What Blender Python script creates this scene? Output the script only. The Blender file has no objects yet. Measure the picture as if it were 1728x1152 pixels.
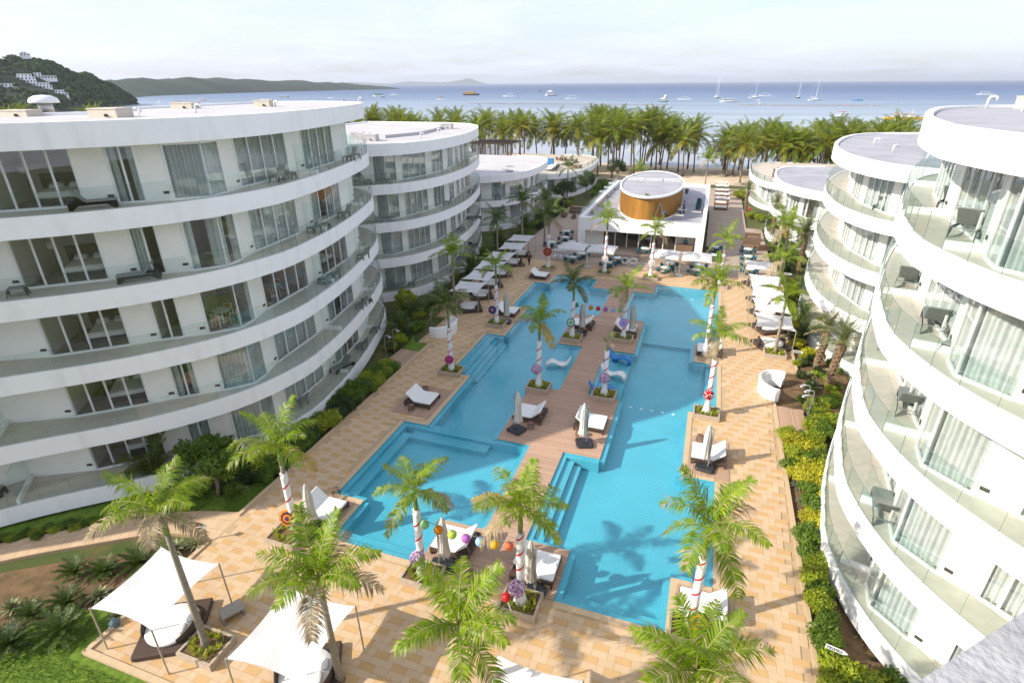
import bpy, math, random
from mathutils import Vector, Matrix, noise
R = math.radians
rnd = random.Random(7)
S = bpy.context.scene
COL = S.collection

# ---------------------------------------------------------------- camera, sky, sun, exposure
CAMH = 20.5
F_PX, PITCH, YAW, ROLL = 935.2, R(24.968), R(19.173), R(-0.41)
def make_camera():
    cy, sy, cp, sp = math.cos(YAW), math.sin(YAW), math.cos(PITCH), math.sin(PITCH)
    fw = Vector((-sy*cp, cy*cp, -sp)); r = Vector((cy, sy, 0)); u = r.cross(fw)
    c, n = math.cos(ROLL), math.sin(ROLL)
    r2 = r*c + u*n; u2 = u*c - r*n
    cam = bpy.data.cameras.new('camera'); o = bpy.data.objects.new('camera', cam); COL.objects.link(o)
    m = Matrix((r2, u2, -fw)).transposed().to_4x4(); m.translation = (0, 0, CAMH)
    o.matrix_world = m
    cam.sensor_width = 36; cam.lens = F_PX/1728*36; cam.clip_start = .05; cam.clip_end = 80000
    S.camera = o
make_camera()
SUN_AZ, SUN_EL = math.atan2(-.573, -.82), R(32)          # direction towards the sun in the ground plane
def make_world():
    w = bpy.data.worlds.new('World'); S.world = w; w.use_nodes = True
    nt = w.node_tree; nd = nt.nodes; lk = nt.links
    for n in list(nd): nd.remove(n)
    out = nd.new('ShaderNodeOutputWorld'); bg = nd.new('ShaderNodeBackground')
    sky = nd.new('ShaderNodeTexSky'); sky.sky_type = 'NISHITA'; sky.sun_disc = False
    sky.sun_elevation = SUN_EL; sky.sun_rotation = R(90) - SUN_AZ
    sky.air_density = 1.0; sky.dust_density = 1.6; sky.ozone_density = 1.5
    tc = nd.new('ShaderNodeTexCoord'); sep = nd.new('ShaderNodeSeparateXYZ'); lk.new(tc.outputs['Generated'], sep.inputs[0])
    # clouds lie on a high flat layer: direction divided by height
    ab = nd.new('ShaderNodeMath'); ab.operation = 'ABSOLUTE'; lk.new(sep.outputs[2], ab.inputs[0])
    ad = nd.new('ShaderNodeMath'); ad.operation = 'ADD'; ad.inputs[1].default_value = .09; lk.new(ab.outputs[0], ad.inputs[0])
    dv = nd.new('ShaderNodeVectorMath'); dv.operation = 'DIVIDE'
    cb = nd.new('ShaderNodeCombineXYZ')
    for i in range(3): lk.new(ad.outputs[0], cb.inputs[i])
    lk.new(tc.outputs['Generated'], dv.inputs[0]); lk.new(cb.outputs[0], dv.inputs[1])
    n1 = nd.new('ShaderNodeTexNoise'); n1.inputs['Scale'].default_value = .75; n1.inputs['Detail'].default_value = 8; n1.inputs['Roughness'].default_value = .58; n1.inputs['Distortion'].default_value = .5
    lk.new(dv.outputs[0], n1.inputs['Vector'])
    rp = nd.new('ShaderNodeValToRGB'); rp.color_ramp.elements[0].position = .36; rp.color_ramp.elements[1].position = .66
    rp.color_ramp.elements[0].color = (.42, .42, .42, 1); rp.color_ramp.elements[1].color = (.92, .92, .92, 1)
    lk.new(n1.outputs[0], rp.inputs[0])
    mx = nd.new('ShaderNodeMix'); mx.data_type = 'RGBA'
    lk.new(rp.outputs[0], mx.inputs[0]); lk.new(sky.outputs[0], mx.inputs[6]); mx.inputs[7].default_value = (4.6, 4.9, 5.75, 1)
    lk.new(mx.outputs[2], bg.inputs[0]); bg.inputs[1].default_value = .132
    lk.new(bg.outputs[0], out.inputs[0])
make_world()
def make_sun():
    l = bpy.data.lights.new('sun', 'SUN'); l.energy = 3.9; l.angle = R(.7); l.color = (1, .93, .80)
    o = bpy.data.objects.new('sun', l); COL.objects.link(o)
    d = Vector((math.cos(SUN_AZ)*math.cos(SUN_EL), math.sin(SUN_AZ)*math.cos(SUN_EL), math.sin(SUN_EL)))
    o.rotation_euler = d.to_track_quat('Z', 'Y').to_euler(); o.location = d*90
make_sun()
S.view_settings.view_transform = 'Standard'; S.view_settings.look = 'None'
S.view_settings.gamma = 1; S.view_settings.use_curve_mapping = False
S.view_settings.exposure = .73
S.cycles.use_denoising = True; S.cycles.max_bounces = 7; S.cycles.transparent_max_bounces = 24
S.cycles.diffuse_bounces = 4; S.cycles.glossy_bounces = 5; S.cycles.caustics_reflective = False; S.cycles.caustics_refractive = False
S.cycles.sample_clamp_indirect = 20

# ---------------------------------------------------------------- materials
MATS = {}
def mat(name, c1, c2=None, rough=.6, scale=4., detail=4, contrast=(.35, .65), bump=0, bscale=60., spec=.4, metal=0, trans=0, rand=0, coord='pos', tcol=None, stretch=None):
    m = bpy.data.materials.new(name); m.use_nodes = True; nt = m.node_tree; nd = nt.nodes; lk = nt.links
    b = nd['Principled BSDF']; b.inputs['Roughness'].default_value = rough; b.inputs['Specular IOR Level'].default_value = spec; b.inputs['Metallic'].default_value = metal
    if coord == 'pos': cs = nd.new('ShaderNodeNewGeometry').outputs['Position']
    else: cs = nd.new('ShaderNodeTexCoord').outputs['Object']
    if stretch:
        mp = nd.new('ShaderNodeMapping'); mp.inputs['Scale'].default_value = stretch; lk.new(cs, mp.inputs[0]); cs = mp.outputs[0]
    col = None
    if c2 is not None:
        n = nd.new('ShaderNodeTexNoise'); n.inputs['Scale'].default_value = scale; n.inputs['Detail'].default_value = detail; lk.new(cs, n.inputs['Vector'])
        rp = nd.new('ShaderNodeValToRGB'); e = rp.color_ramp.elements
        e[0].position, e[1].position = contrast; e[0].color = (*c1, 1); e[1].color = (*c2, 1)
        lk.new(n.outputs[0], rp.inputs[0]); col = rp.outputs[0]
    if rand:
        oi = nd.new('ShaderNodeObjectInfo'); hs = nd.new('ShaderNodeHueSaturation')
        mr = nd.new('ShaderNodeMapRange'); mr.inputs[3].default_value = 1-rand; mr.inputs[4].default_value = 1+rand
        lk.new(oi.outputs['Random'], mr.inputs[0]); lk.new(mr.outputs[0], hs.inputs['Value'])
        if col: lk.new(col, hs.inputs['Color'])
        else: hs.inputs['Color'].default_value = (*c1, 1)
        col = hs.outputs[0]
    if col: lk.new(col, b.inputs['Base Color'])
    else: b.inputs['Base Color'].default_value = (*c1, 1)
    if bump:
        n2 = nd.new('ShaderNodeTexNoise'); n2.inputs['Scale'].default_value = bscale; n2.inputs['Detail'].default_value = 5; lk.new(cs, n2.inputs['Vector'])
        bp = nd.new('ShaderNodeBump'); bp.inputs['Strength'].default_value = bump; bp.inputs['Distance'].default_value = .03
        lk.new(n2.outputs[0], bp.inputs['Height']); lk.new(bp.outputs[0], b.inputs['Normal'])
    if trans:
        t = nd.new('ShaderNodeBsdfTranslucent'); mx = nd.new('ShaderNodeMixShader'); mx.inputs[0].default_value = trans
        if tcol: t.inputs[0].default_value = (*tcol, 1)
        elif col: lk.new(col, t.inputs[0])
        else: t.inputs[0].default_value = (*c1, 1)
        lk.new(b.outputs[0], mx.inputs[1]); lk.new(t.outputs[0], mx.inputs[2]); lk.new(mx.outputs[0], nd['Material Output'].inputs[0])
    MATS[name] = m; return m
def glassmat(name, tint, refl=1.0, rough=.0, base=.0):
    m = bpy.data.materials.new(name); m.use_nodes = True; nt = m.node_tree; nd = nt.nodes; lk = nt.links
    nd.remove(nd['Principled BSDF'])
    t = nd.new('ShaderNodeBsdfTransparent'); t.inputs[0].default_value = (*tint, 1)
    g = nd.new('ShaderNodeBsdfGlossy'); g.inputs['Roughness'].default_value = rough
    lw = nd.new('ShaderNodeLayerWeight'); lw.inputs[0].default_value = .5
    pw = nd.new('ShaderNodeMath'); pw.operation = 'POWER'; pw.inputs[1].default_value = 5; lk.new(lw.outputs['Facing'], pw.inputs[0])
    ma = nd.new('ShaderNodeMath'); ma.operation = 'MULTIPLY_ADD'; ma.inputs[1].default_value = refl*.96; ma.inputs[2].default_value = base+.04*refl; ma.use_clamp = True
    lk.new(pw.outputs[0], ma.inputs[0])
    mx = nd.new('ShaderNodeMixShader'); lk.new(ma.outputs[0], mx.inputs[0]); lk.new(t.outputs[0], mx.inputs[1]); lk.new(g.outputs[0], mx.inputs[2])
    lk.new(mx.outputs[0], nd['Material Output'].inputs[0]); MATS[name] = m; return m
WHITE = mat('white_render', (.77, .765, .76), (.87, .865, .87), rough=.7, scale=1.6, detail=8, contrast=(.22, .5), bump=.12, bscale=30, stretch=(1, 1, .22))
WALLW = mat('wall_render', (.84, .83, .79), (.80, .79, .75), rough=.75, scale=1.3, bump=.1, bscale=25)
BFLOOR = mat('balcony_tile', (.50, .455, .39), (.56, .51, .44), rough=.5, scale=2.5)
ROOFW = mat('roof_coat_white', (.46, .44, .45), (.54, .505, .51), rough=.8, scale=.35, detail=7, bump=.1, bscale=12)
ROOFG = mat('roof_coat_grey', (.31, .305, .335), (.39, .38, .41), rough=.8, scale=.4, detail=7, bump=.1, bscale=12)
FRAME = mat('window_frame', (.78, .78, .78), rough=.4)
PANE = glassmat('window_glass', (.96, .975, .97), .8, base=.05)
RAILG = glassmat('rail_glass', (.87, .94, .915), .7, base=.03)
CURT = mat('curtain', (.60, .65, .66), (.72, .76, .76), rough=.9, scale=3, trans=.2, rand=.15)
SHEER = mat('sheer_curtain', (.70, .73, .73), (.80, .82, .82), rough=.9, scale=3, trans=.2, rand=.1)
ROOM = mat('room_wall', (.56, .52, .47), (.64, .60, .55), rough=.8, scale=.6)
RFLOOR = mat('room_floor', (.20, .14, .095), (.27, .20, .14), rough=.5, scale=2)
WOODD = [mat('deck_board_%d' % i, c, tuple(v*1.14 for v in c), rough=.7, scale=3, stretch=(1, 14, 1), bump=.1) for i, c in enumerate(((.41, .265, .185), (.44, .285, .20), (.38, .245, .17)))]
PAVE = [mat('paver_%d' % i, c, tuple(v*1.12 for v in c), rough=.72, scale=.4, detail=9, contrast=(.3, .62), bump=.1, bscale=60) for i, c in enumerate(((.53, .375, .235), (.545, .39, .25), (.515, .36, .225), (.495, .31, .14), (.505, .32, .15)))]
DECKB = mat('deck_bedding', (.44, .31, .18), (.48, .34, .205), rough=.9, scale=5)
COPE = mat('coping_stone', (.52, .385, .24), (.57, .42, .265), rough=.7, scale=6, bump=.06)
TILE2 = mat('plaza_tile', (.31, .235, .175), (.37, .28, .215), rough=.7, scale=1.2, detail=6)
STONE = mat('planter_stone', (.40, .32, .24), (.47, .38, .29), rough=.8, scale=5, bump=.15)
SOIL = mat('soil', (.11, .075, .035), (.20, .12, .06), rough=1, scale=2.2, detail=8, bump=.6, bscale=18)
LAWN = mat('lawn', (.075, .15, .012), (.16, .24, .022), rough=.95, scale=3.5, detail=8, bump=.7, bscale=45)
GCOVER = mat('garden_ground', (.05, .085, .016), (.12, .10, .035), rough=1, scale=.8, detail=8, bump=.5, bscale=12)
SAND = mat('beach_sand', (.60, .47, .34), (.68, .55, .41), rough=1, scale=.3, detail=8, bump=.3, bscale=3)
WICK = mat('dark_wicker', (.055, .035, .026), (.09, .06, .045), rough=.6, scale=60, coord='obj')
CUSH = mat('white_cushion', (.80, .79, .77), (.74, .73, .71), rough=.9, scale=5, bump=.15, bscale=14)
SAILM = mat('sail_fabric', (.78, .77, .78), (.72, .71, .73), rough=.85, scale=1.2, trans=.22, bump=.8, bscale=2.2)
CANV = mat('canvas_cream', (.66, .62, .56), (.74, .70, .64), rough=.9, scale=3, trans=.1)
BLACKP = mat('black_plastic', (.018, .019, .022), (.03, .03, .034), rough=.5, scale=10)
STEEL = mat('grey_metal', (.42, .43, .44), rough=.35, metal=.7)
GREYP = mat('grey_resin', (.20, .21, .20), (.24, .25, .24), rough=.6, scale=8)
TEAL = mat('teal_cushion', (.02, .23, .29), (.03, .30, .36), rough=.8, scale=8, rand=.15)
TABLE = mat('table_top', (.62, .64, .60), (.68, .70, .66), rough=.5, scale=5)
BROWNW = mat('brown_wicker', (.15, .095, .06), (.20, .13, .085), rough=.7, scale=20)
DARKW = mat('dark_timber', (.045, .03, .022), (.07, .045, .032), rough=.7, scale=3)
OVALW = mat('golden_timber', (.34, .155, .028), (.43, .205, .04), rough=.5, scale=1.5, stretch=(1, 1, .2))
TRUNK = mat('palm_trunk', (.20, .165, .125), (.36, .31, .25), rough=.9, scale=9, stretch=(.5, .5, 3), bump=.5, bscale=20)
TRUNKB = mat('beach_palm_trunk', (.16, .12, .09), (.27, .21, .16), rough=.9, scale=6, stretch=(.5, .5, 3), bump=.4, bscale=12)
CSHAFT = mat('crownshaft', (.16, .22, .04), (.24, .30, .07), rough=.45, scale=4)
LEAF = mat('palm_leaf', (.095, .18, .008), (.27, .36, .014), rough=.42, scale=3, trans=.45, tcol=(.36, .50, .012), rand=.3)
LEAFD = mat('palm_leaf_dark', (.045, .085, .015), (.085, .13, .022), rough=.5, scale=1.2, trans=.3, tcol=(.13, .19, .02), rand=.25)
LEAFC = mat('coconut_leaf', (.045, .10, .010), (.19, .225, .016), rough=.42, scale=.55, detail=3, trans=.4, tcol=(.28, .36, .012), rand=.3)
LEAFB = mat('date_palm_leaf', (.12, .145, .07), (.19, .20, .10), rough=.6, scale=2, trans=.25, tcol=(.2, .22, .06), rand=.15)
DRY = mat('dry_leaf', (.30, .22, .13), (.46, .36, .24), rough=.9, scale=3, trans=.25, rand=.15)
YELL = mat('yellow_leaf', (.42, .26, .025), (.50, .36, .05), rough=.7, scale=3, trans=.3)
SHR = [mat('shrub_leaf_%s' % n, a, b, rough=.5, scale=2.5, trans=.3, tcol=tuple(min(.6, v*1.7) for v in b), rand=.2) for n, a, b in (
    ('green', (.06, .115, .010), (.14, .22, .018)), ('lime', (.17, .23, .012), (.34, .39, .02)), ('yellow', (.34, .33, .015), (.52, .48, .03)), ('deep', (.022, .05, .012), (.05, .085, .018)))]
AGAV = mat('agave_leaf', (.13, .17, .10), (.25, .28, .16), rough=.55, scale=4, rand=.15)
VARI = mat('variegated_leaf', (.20, .24, .09), (.45, .44, .24), rough=.55, scale=9, rand=.15)
WRAP = mat('white_cloth_wrap', (.78, .78, .80), (.70, .70, .73), rough=.9, scale=4, bump=.2, bscale=10)
RED = mat('red_ribbon', (.52, .012, .03), rough=.5)
CONC = mat('rough_parapet', (.33, .325, .335), (.41, .40, .415), rough=.95, scale=6, detail=8, bump=.6, bscale=26)
BOXC = mat('cream_box', (.56, .50, .41), (.61, .55, .46), rough=.7, scale=3)
PIPE = mat('white_pipe', (.75, .75, .75), rough=.4)
SKIN = mat('skin', (.30, .17, .11), rough=.6)
HAIR = mat('hair', (.012, .010, .009), rough=.6)
def flat(name, c, rough=.6, trans=0): return MATS.get(name) or mat(name, c, rough=rough, trans=trans)

# ---------------------------------------------------------------- mesh and object helpers
class MB:
    def __init__(s): s.v = []; s.f = []; s.m = []
    def add(s, vs, fs, m=0):
        o = len(s.v); s.v += [tuple(v) for v in vs]; s.f += [tuple(i+o for i in f) for f in fs]; s.m += [m]*len(fs); return s
    def box(s, x0, x1, y0, y1, z0, z1, m=0, bottom=True):
        v = [(x0, y0, z0), (x1, y0, z0), (x1, y1, z0), (x0, y1, z0), (x0, y0, z1), (x1, y0, z1), (x1, y1, z1), (x0, y1, z1)]
        f = [(4, 5, 6, 7), (0, 1, 5, 4), (1, 2, 6, 5), (2, 3, 7, 6), (3, 0, 4, 7)] + ([(3, 2, 1, 0)] if bottom else [])
        return s.add(v, f, m)
    def obox(s, c, d, rot=(0, 0, 0), m=0):
        from mathutils import Euler
        M = Euler(rot).to_matrix(); c = Vector(c); x, y, z = d[0]/2, d[1]/2, d[2]/2
        v = [c + M @ Vector(p) for p in ((-x, -y, -z), (x, -y, -z), (x, y, -z), (-x, y, -z), (-x, -y, z), (x, -y, z), (x, y, z), (-x, y, z))]
        return s.add(v, [(4, 5, 6, 7), (0, 1, 5, 4), (1, 2, 6, 5), (2, 3, 7, 6), (3, 0, 4, 7), (3, 2, 1, 0)], m)
    def bar(s, a, b, w, h, m=0):
        a, b = Vector(a), Vector(b); d = (b-a).normalized(); up = Vector((0, 0, 1)) if abs(d.z) < .95 else Vector((1, 0, 0))
        r = d.cross(up).normalized()*w/2; u = r.cross(d).normalized()*h/2
        v = [p+q for p in (a, b) for q in (-r-u, r-u, r+u, -r+u)]
        return s.add(v, [(0, 3, 2, 1), (4, 5, 6, 7), (0, 1, 5, 4), (1, 2, 6, 5), (2, 3, 7, 6), (3, 0, 4, 7)], m)
    def tube(s, pts, rad, n=6, cap=True, m=0):
        pts = [Vector(p) for p in pts]; k = len(pts)
        if not hasattr(rad, '__len__'): rad = [rad]*k
        vs = []; ref = None
        for i in range(k):
            d = (pts[min(i+1, k-1)]-pts[max(i-1, 0)]).normalized()
            if ref is None: ref = d.orthogonal().normalized()
            ref = (ref-d*ref.dot(d)); ref = ref.normalized() if ref.length > 1e-6 else d.orthogonal().normalized(); b = d.cross(ref)
            vs += [pts[i]+(ref*math.cos(t)+b*math.sin(t))*rad[i] for t in (j*2*math.pi/n for j in range(n))]
        fs = [(i*n+j, i*n+(j+1) % n, (i+1)*n+(j+1) % n, (i+1)*n+j) for i in range(k-1) for j in range(n)]
        if cap: fs += [tuple(reversed(range(n))), tuple(range((k-1)*n, k*n))]
        return s.add(vs, fs, m)
    def lathe(s, prof, c=(0, 0, 0), n=16, m=0, sx=1., sy=1.):
        vs = [(c[0]+r*sx*math.cos(t), c[1]+r*sy*math.sin(t), c[2]+z) for r, z in prof for t in (j*2*math.pi/n for j in range(n))]
        k = len(prof); fs = [(i*n+j, i*n+(j+1) % n, (i+1)*n+(j+1) % n, (i+1)*n+j) for i in range(k-1) for j in range(n)]
        fs += [tuple(reversed(range(n))), tuple(range((k-1)*n, k*n))]
        return s.add(vs, fs, m)
    def prism(s, poly, z0, z1, m=0, mt=None, mb=None, bottom=True):
        n = len(poly); a = sum(poly[i][0]*poly[(i+1) % n][1]-poly[(i+1) % n][0]*poly[i][1] for i in range(n))
        if a < 0: poly = poly[::-1]
        vs = [(x, y, z0) for x, y in poly]+[(x, y, z1) for x, y in poly]
        s.add(vs, [(i, (i+1) % n, n+(i+1) % n, n+i) for i in range(n)], m)
        o = len(s.v)-2*n
        s.f.append(tuple(range(o+n, o+2*n))); s.m.append(m if mt is None else mt)
        if bottom: s.f.append(tuple(reversed(range(o, o+n)))); s.m.append(m if mb is None else mb)
        return s
    def ball(s, c, r, n=10, k=7, m=0, sz=1.):
        return s.lathe([(r*math.sin(math.pi*(i+.02)/(k+.04)), -r*sz*math.cos(math.pi*(i+.02)/(k+.04))) for i in range(k+1)], c, n, m)
    def mesh(s, name, mats, smooth=False):
        me = bpy.data.meshes.new(name); me.from_pydata(s.v, [], s.f)
        mats = mats if isinstance(mats, (list, tuple)) else [mats]
        for x in mats: me.materials.append(x)
        if len(mats) > 1: me.polygons.foreach_set('material_index', s.m)
        if smooth: me.polygons.foreach_set('use_smooth', [True]*len(s.f))
        me.update(); return me
    def build(s, name, mats, parent=None, smooth=False):
        return link(name, s.mesh(name, mats, smooth), parent)
def link(name, me, parent=None, loc=None, rot=None, scale=None):
    o = bpy.data.objects.new(name, me); COL.objects.link(o)
    if parent is not None: o.parent = parent
    if loc is not None: o.location = loc
    if rot is not None: o.rotation_euler = rot
    if scale is not None: o.scale = scale if hasattr(scale, '__len__') else (scale,)*3
    return o
def tag(o, label, cat, group=None):
    o['label'] = label; o['category'] = cat
    if group: o['group'] = group
    return o
def thing(name, label, cat, loc=(0, 0, 0), rz=0, group=None, scale=1.):
    o = link(name, None, None, loc, (0, 0, rz), scale); o.empty_display_size = .2
    return tag(o, label, cat, group)
def struct(o): o['kind'] = 'structure'; return o
def stuff(o): o['kind'] = 'stuff'; return o
KIDS = {}
def copy_tree(root, label, loc, rz=0., scale=None, group=None):
    r = root.copy(); COL.objects.link(r); r.location = loc; r.rotation_euler = (0, 0, rz)
    if scale is not None: r.scale = scale if hasattr(scale, '__len__') else (scale,)*3
    r['label'] = label
    if group: r['group'] = group
    def rec(src, dst):
        for ch in list(src.children):
            c = ch.copy(); COL.objects.link(c); c.parent = dst; rec(ch, c)
    rec(root, r); return r
class Maker:
    """first call places the prototype, later calls copy it"""
    def __init__(s, fn): s.fn = fn; s.p = None; s.src = None
    def __call__(s, label, loc, rz=0., scale=None, group=None):
        if s.src is None:
            o = s.fn(); s.src = o; o.location = loc; o.rotation_euler = (0, 0, rz)
            if scale is not None: o.scale = scale if hasattr(scale, '__len__') else (scale,)*3
            o['label'] = label
            if group: o['group'] = group
            return o
        return copy_tree(s.src, label, loc, rz, scale if scale is not None else 1., group)
def cat_rom(P, n=6):
    P = [Vector((*p, 0)) if len(p) == 2 else Vector(p) for p in P]; out = []
    Q = [P[0]*2-P[1]]+P+[P[-1]*2-P[-2]]
    for i in range(1, len(Q)-2):
        a, b, c, d = Q[i-1:i+3]
        for k in range(n):
            t = k/n; out.append(.5*((2*b)+(c-a)*t+(2*a-5*b+4*c-d)*t*t+(3*b-a-3*c+d)*t**3))
    out.append(P[-1]); return out
def resample(pts, step):
    out = [pts[0]]; acc = 0
    L = sum((pts[i+1]-pts[i]).length for i in range(len(pts)-1)); n = max(1, round(L/step)); st = L/n; nxt = st
    for i in range(len(pts)-1):
        l = (pts[i+1]-pts[i]).length
        while acc+l >= nxt-1e-6 and len(out) <= n:
            out.append(pts[i].lerp(pts[i+1], (nxt-acc)/l)); nxt += st
        acc += l
    return out
# ---------------------------------------------------------------- ground, beach, sea
PX = [-17.2, -15.45, -10.6, -8.4, -6.25, -4.0, .73, 2.55]
PY = [16.8, 19.75, 27.4, 34.6, 42.5, 49.7, 57.6, 60.7]
BANDS = ((19.75, 27.4), (34.6, 42.5), (49.7, 57.6))
def in_pool(x, y):
    if not 16.8 < y < 60.7: return None
    b = any(a < y < c for a, c in BANDS)
    if -15.45 < x < -10.6 or (b and (-17.2 < x < -15.45 or -10.6 < x < -8.4)): return 'L'
    if -4. < x < .73 or (b and -6.25 < x < -4.) or (.73 < x < 2.55 and (b or y > 46.)): return 'R'
    return None
def in_wood(x, y): return 16.8 < y < 60.7 and -10.6 < x < -4. and not in_pool(x, y)
PADS = [(-18.6, -15.75, 28.2, 32.0), (-18.2, -15.75, 16.95, 19.5), (-18.3, -15.75, 45.6, 49.4), (-18.6, -15.75, 57.9, 60.6), (1.05, 3.4, 27.7, 31.6), (1.05, 3.4, 17.0, 19.5), (1.2, 2.6, 42.8, 45.8),
        (-23.0, -21.1, 34.2, 37.2), (6.35, 8.2, 34.4, 37.3)]
def in_pad(x, y): return any(a < x < b and c < y < d for a, b, c, d in PADS)
def deck_edge_r(y): return 6.3 if y < 43 else 8.35
def deck_edge_l(y): return -21.0 if y < 39 else (-24.2 if y > 45 else -22.3)
DECK_Y0, DECK_Y1 = 8.6, 66.4
def in_deck(x, y): return DECK_Y0 < y < DECK_Y1 and deck_edge_l(y) < x < deck_edge_r(y)

def ground():
    mb = MB(); h = (-17.6, 3.0, 16.4, 61.1)
    ys = [-140, -60, 16.4, 61.1, 110, 134, 146, 156, 166, 176, 190, 240]; zs = [-.25]*5+[-.25, -.5, -.8, -1.15, -1.75, -2.6, -6]
    xs = [-900, -200, -60, -17.6, 3.0, 40, 120, 500]
    for j in range(len(ys)-1):
        for i in range(len(xs)-1):
            if xs[i] >= h[0] and xs[i+1] <= h[1] and ys[j] >= h[2] and ys[j+1] <= h[3]: continue
            m = 1 if ys[j] >= 134 else 0
            mb.add([(xs[i], ys[j], zs[j]), (xs[i+1], ys[j], zs[j]), (xs[i+1], ys[j+1], zs[j+1]), (xs[i], ys[j+1], zs[j+1])], [(0, 1, 2, 3)], m)
    struct(mb.build('ground', [GCOVER, SAND]))
ground()
def sea():
    m = bpy.data.materials.new('sea_water'); m.use_nodes = True; nt = m.node_tree; nd = nt.nodes; lk = nt.links; b = nd['Principled BSDF']
    g = nd.new('ShaderNodeNewGeometry'); sp = nd.new('ShaderNodeSeparateXYZ'); lk.new(g.outputs['Position'], sp.inputs[0])
    # water depth colour: sandy shallows paled by painted-in sky reflection, reef, open sea; distance offshore warped by noise
    n = nd.new('ShaderNodeTexNoise'); n.inputs['Scale'].default_value = .006; n.inputs['Detail'].default_value = 6; lk.new(g.outputs['Position'], n.inputs['Vector'])
    ma = nd.new('ShaderNodeMath'); ma.operation = 'MULTIPLY_ADD'; ma.inputs[1].default_value = 330; lk.new(n.outputs[0], ma.inputs[0]); lk.new(sp.outputs[1], ma.inputs[2])
    mr = nd.new('ShaderNodeMapRange'); mr.inputs[1].default_value = 180; mr.inputs[2].default_value = 2400; lk.new(ma.outputs[0], mr.inputs[0])
    rp = nd.new('ShaderNodeValToRGB'); e = rp.color_ramp.elements
    e[0].position = 0.; e[0].color = (.40, .42, .45, 1); e[1].position = 1; e[1].color = (.045, .085, .19, 1)
    for p, c in ((.08, (.35, .38, .43, 1)), (.17, (.33, .385, .43, 1)), (.26, (.26, .315, .39, 1)), (.40, (.15, .21, .31, 1)), (.7, (.065, .115, .235, 1))):
        x = e.new(p); x.color = c
    lk.new(mr.outputs[0], rp.inputs[0])
    n3 = nd.new('ShaderNodeTexNoise'); n3.inputs['Scale'].default_value = .011; n3.inputs['Detail'].default_value = 11; n3.inputs['Roughness'].default_value = .62
    mp = nd.new('ShaderNodeMapping'); mp.inputs['Scale'].default_value = (.35, 1.6, 1); lk.new(g.outputs['Position'], mp.inputs[0]); lk.new(mp.outputs[0], n3.inputs['Vector'])
    hs = nd.new('ShaderNodeHueSaturation'); m2 = nd.new('ShaderNodeMapRange'); m2.inputs[3].default_value = .66; m2.inputs[4].default_value = 1.34; m2.inputs[1].default_value = .25; m2.inputs[2].default_value = .75
    lk.new(n3.outputs[0], m2.inputs[0]); lk.new(m2.outputs[0], hs.inputs['Value']); lk.new(rp.outputs[0], hs.inputs['Color']); lk.new(hs.outputs[0], b.inputs['Base Color'])
    b.inputs['Roughness'].default_value = .4; b.inputs['Specular IOR Level'].default_value = .14
    w = nd.new('ShaderNodeTexNoise'); w.inputs['Scale'].default_value = .5; w.inputs['Detail'].default_value = 7; w.inputs['Roughness'].default_value = .65; lk.new(mp.outputs[0], w.inputs['Vector'])
    bp = nd.new('ShaderNodeBump'); bp.inputs['Strength'].default_value = .8; bp.inputs['Distance'].default_value = .8; lk.new(w.outputs[0], bp.inputs['Height']); lk.new(bp.outputs[0], b.inputs['Normal'])
    mb = MB(); mb.add([(-60000, 150, -1.6), (60000, 150, -1.6), (60000, 70000, -1.6), (-60000, 70000, -1.6)], [(0, 1, 2, 3)])
    mb.add([(-60000, -200, -1.6), (-420, -200, -1.6), (-420, 150, -1.6), (-60000, 150, -1.6)], [(0, 1, 2, 3)])
    struct(mb.build('sea', m))
sea()
# ---------------------------------------------------------------- pools
def pool_tile():
    m = bpy.data.materials.new('pool_mosaic'); m.use_nodes = True; nt = m.node_tree; nd = nt.nodes; lk = nt.links; b = nd['Principled BSDF']
    g = nd.new('ShaderNodeNewGeometry'); br = nd.new('ShaderNodeTexBrick'); br.offset = 0
    br.inputs['Scale'].default_value = 1; br.inputs['Brick Width'].default_value = .12; br.inputs['Row Height'].default_value = .12; br.inputs['Mortar Size'].default_value = .012
    br.inputs['Color1'].default_value = (.07, .40, .495, 1); br.inputs['Color2'].default_value = (.085, .435, .53, 1); br.inputs['Mortar'].default_value = (.14, .495, .58, 1)
    lk.new(g.outputs['Position'], br.inputs['Vector']); 
    n = nd.new('ShaderNodeTexNoise'); n.inputs['Scale'].default_value = .5; n.inputs['Detail'].default_value = 5; lk.new(g.outputs['Position'], n.inputs['Vector'])
    hs = nd.new('ShaderNodeHueSaturation'); mr = nd.new('ShaderNodeMapRange'); mr.inputs[3].default_value = .84; mr.inputs[4].default_value = 1.16; lk.new(n.outputs[0], mr.inputs[0]); lk.new(mr.outputs[0], hs.inputs['Value'])
    lk.new(br.outputs[0], hs.inputs['Color']); lk.new(hs.outputs[0], b.inputs['Base Color']); b.inputs['Roughness'].default_value = .4
    return m
TILE = pool_tile()
def pool_water():
    m = glassmat('pool_water', (.80, .93, .97), .9); nt = m.node_tree; nd = nt.nodes; lk = nt.links
    g = nd.new('ShaderNodeNewGeometry'); n = nd.new('ShaderNodeTexNoise'); n.inputs['Scale'].default_value = 1.7; n.inputs['Detail'].default_value = 6; lk.new(g.outputs['Position'], n.inputs['Vector'])
    bp = nd.new('ShaderNodeBump'); bp.inputs['Strength'].default_value = .6; bp.inputs['Distance'].default_value = .05; lk.new(n.outputs[0], bp.inputs['Height'])
    for x in nd:
        if x.type in ('LAYER_WEIGHT', 'BSDF_GLOSSY'): lk.new(bp.outputs[0], x.inputs['Normal'])
    return m
WATER = pool_water()
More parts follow.
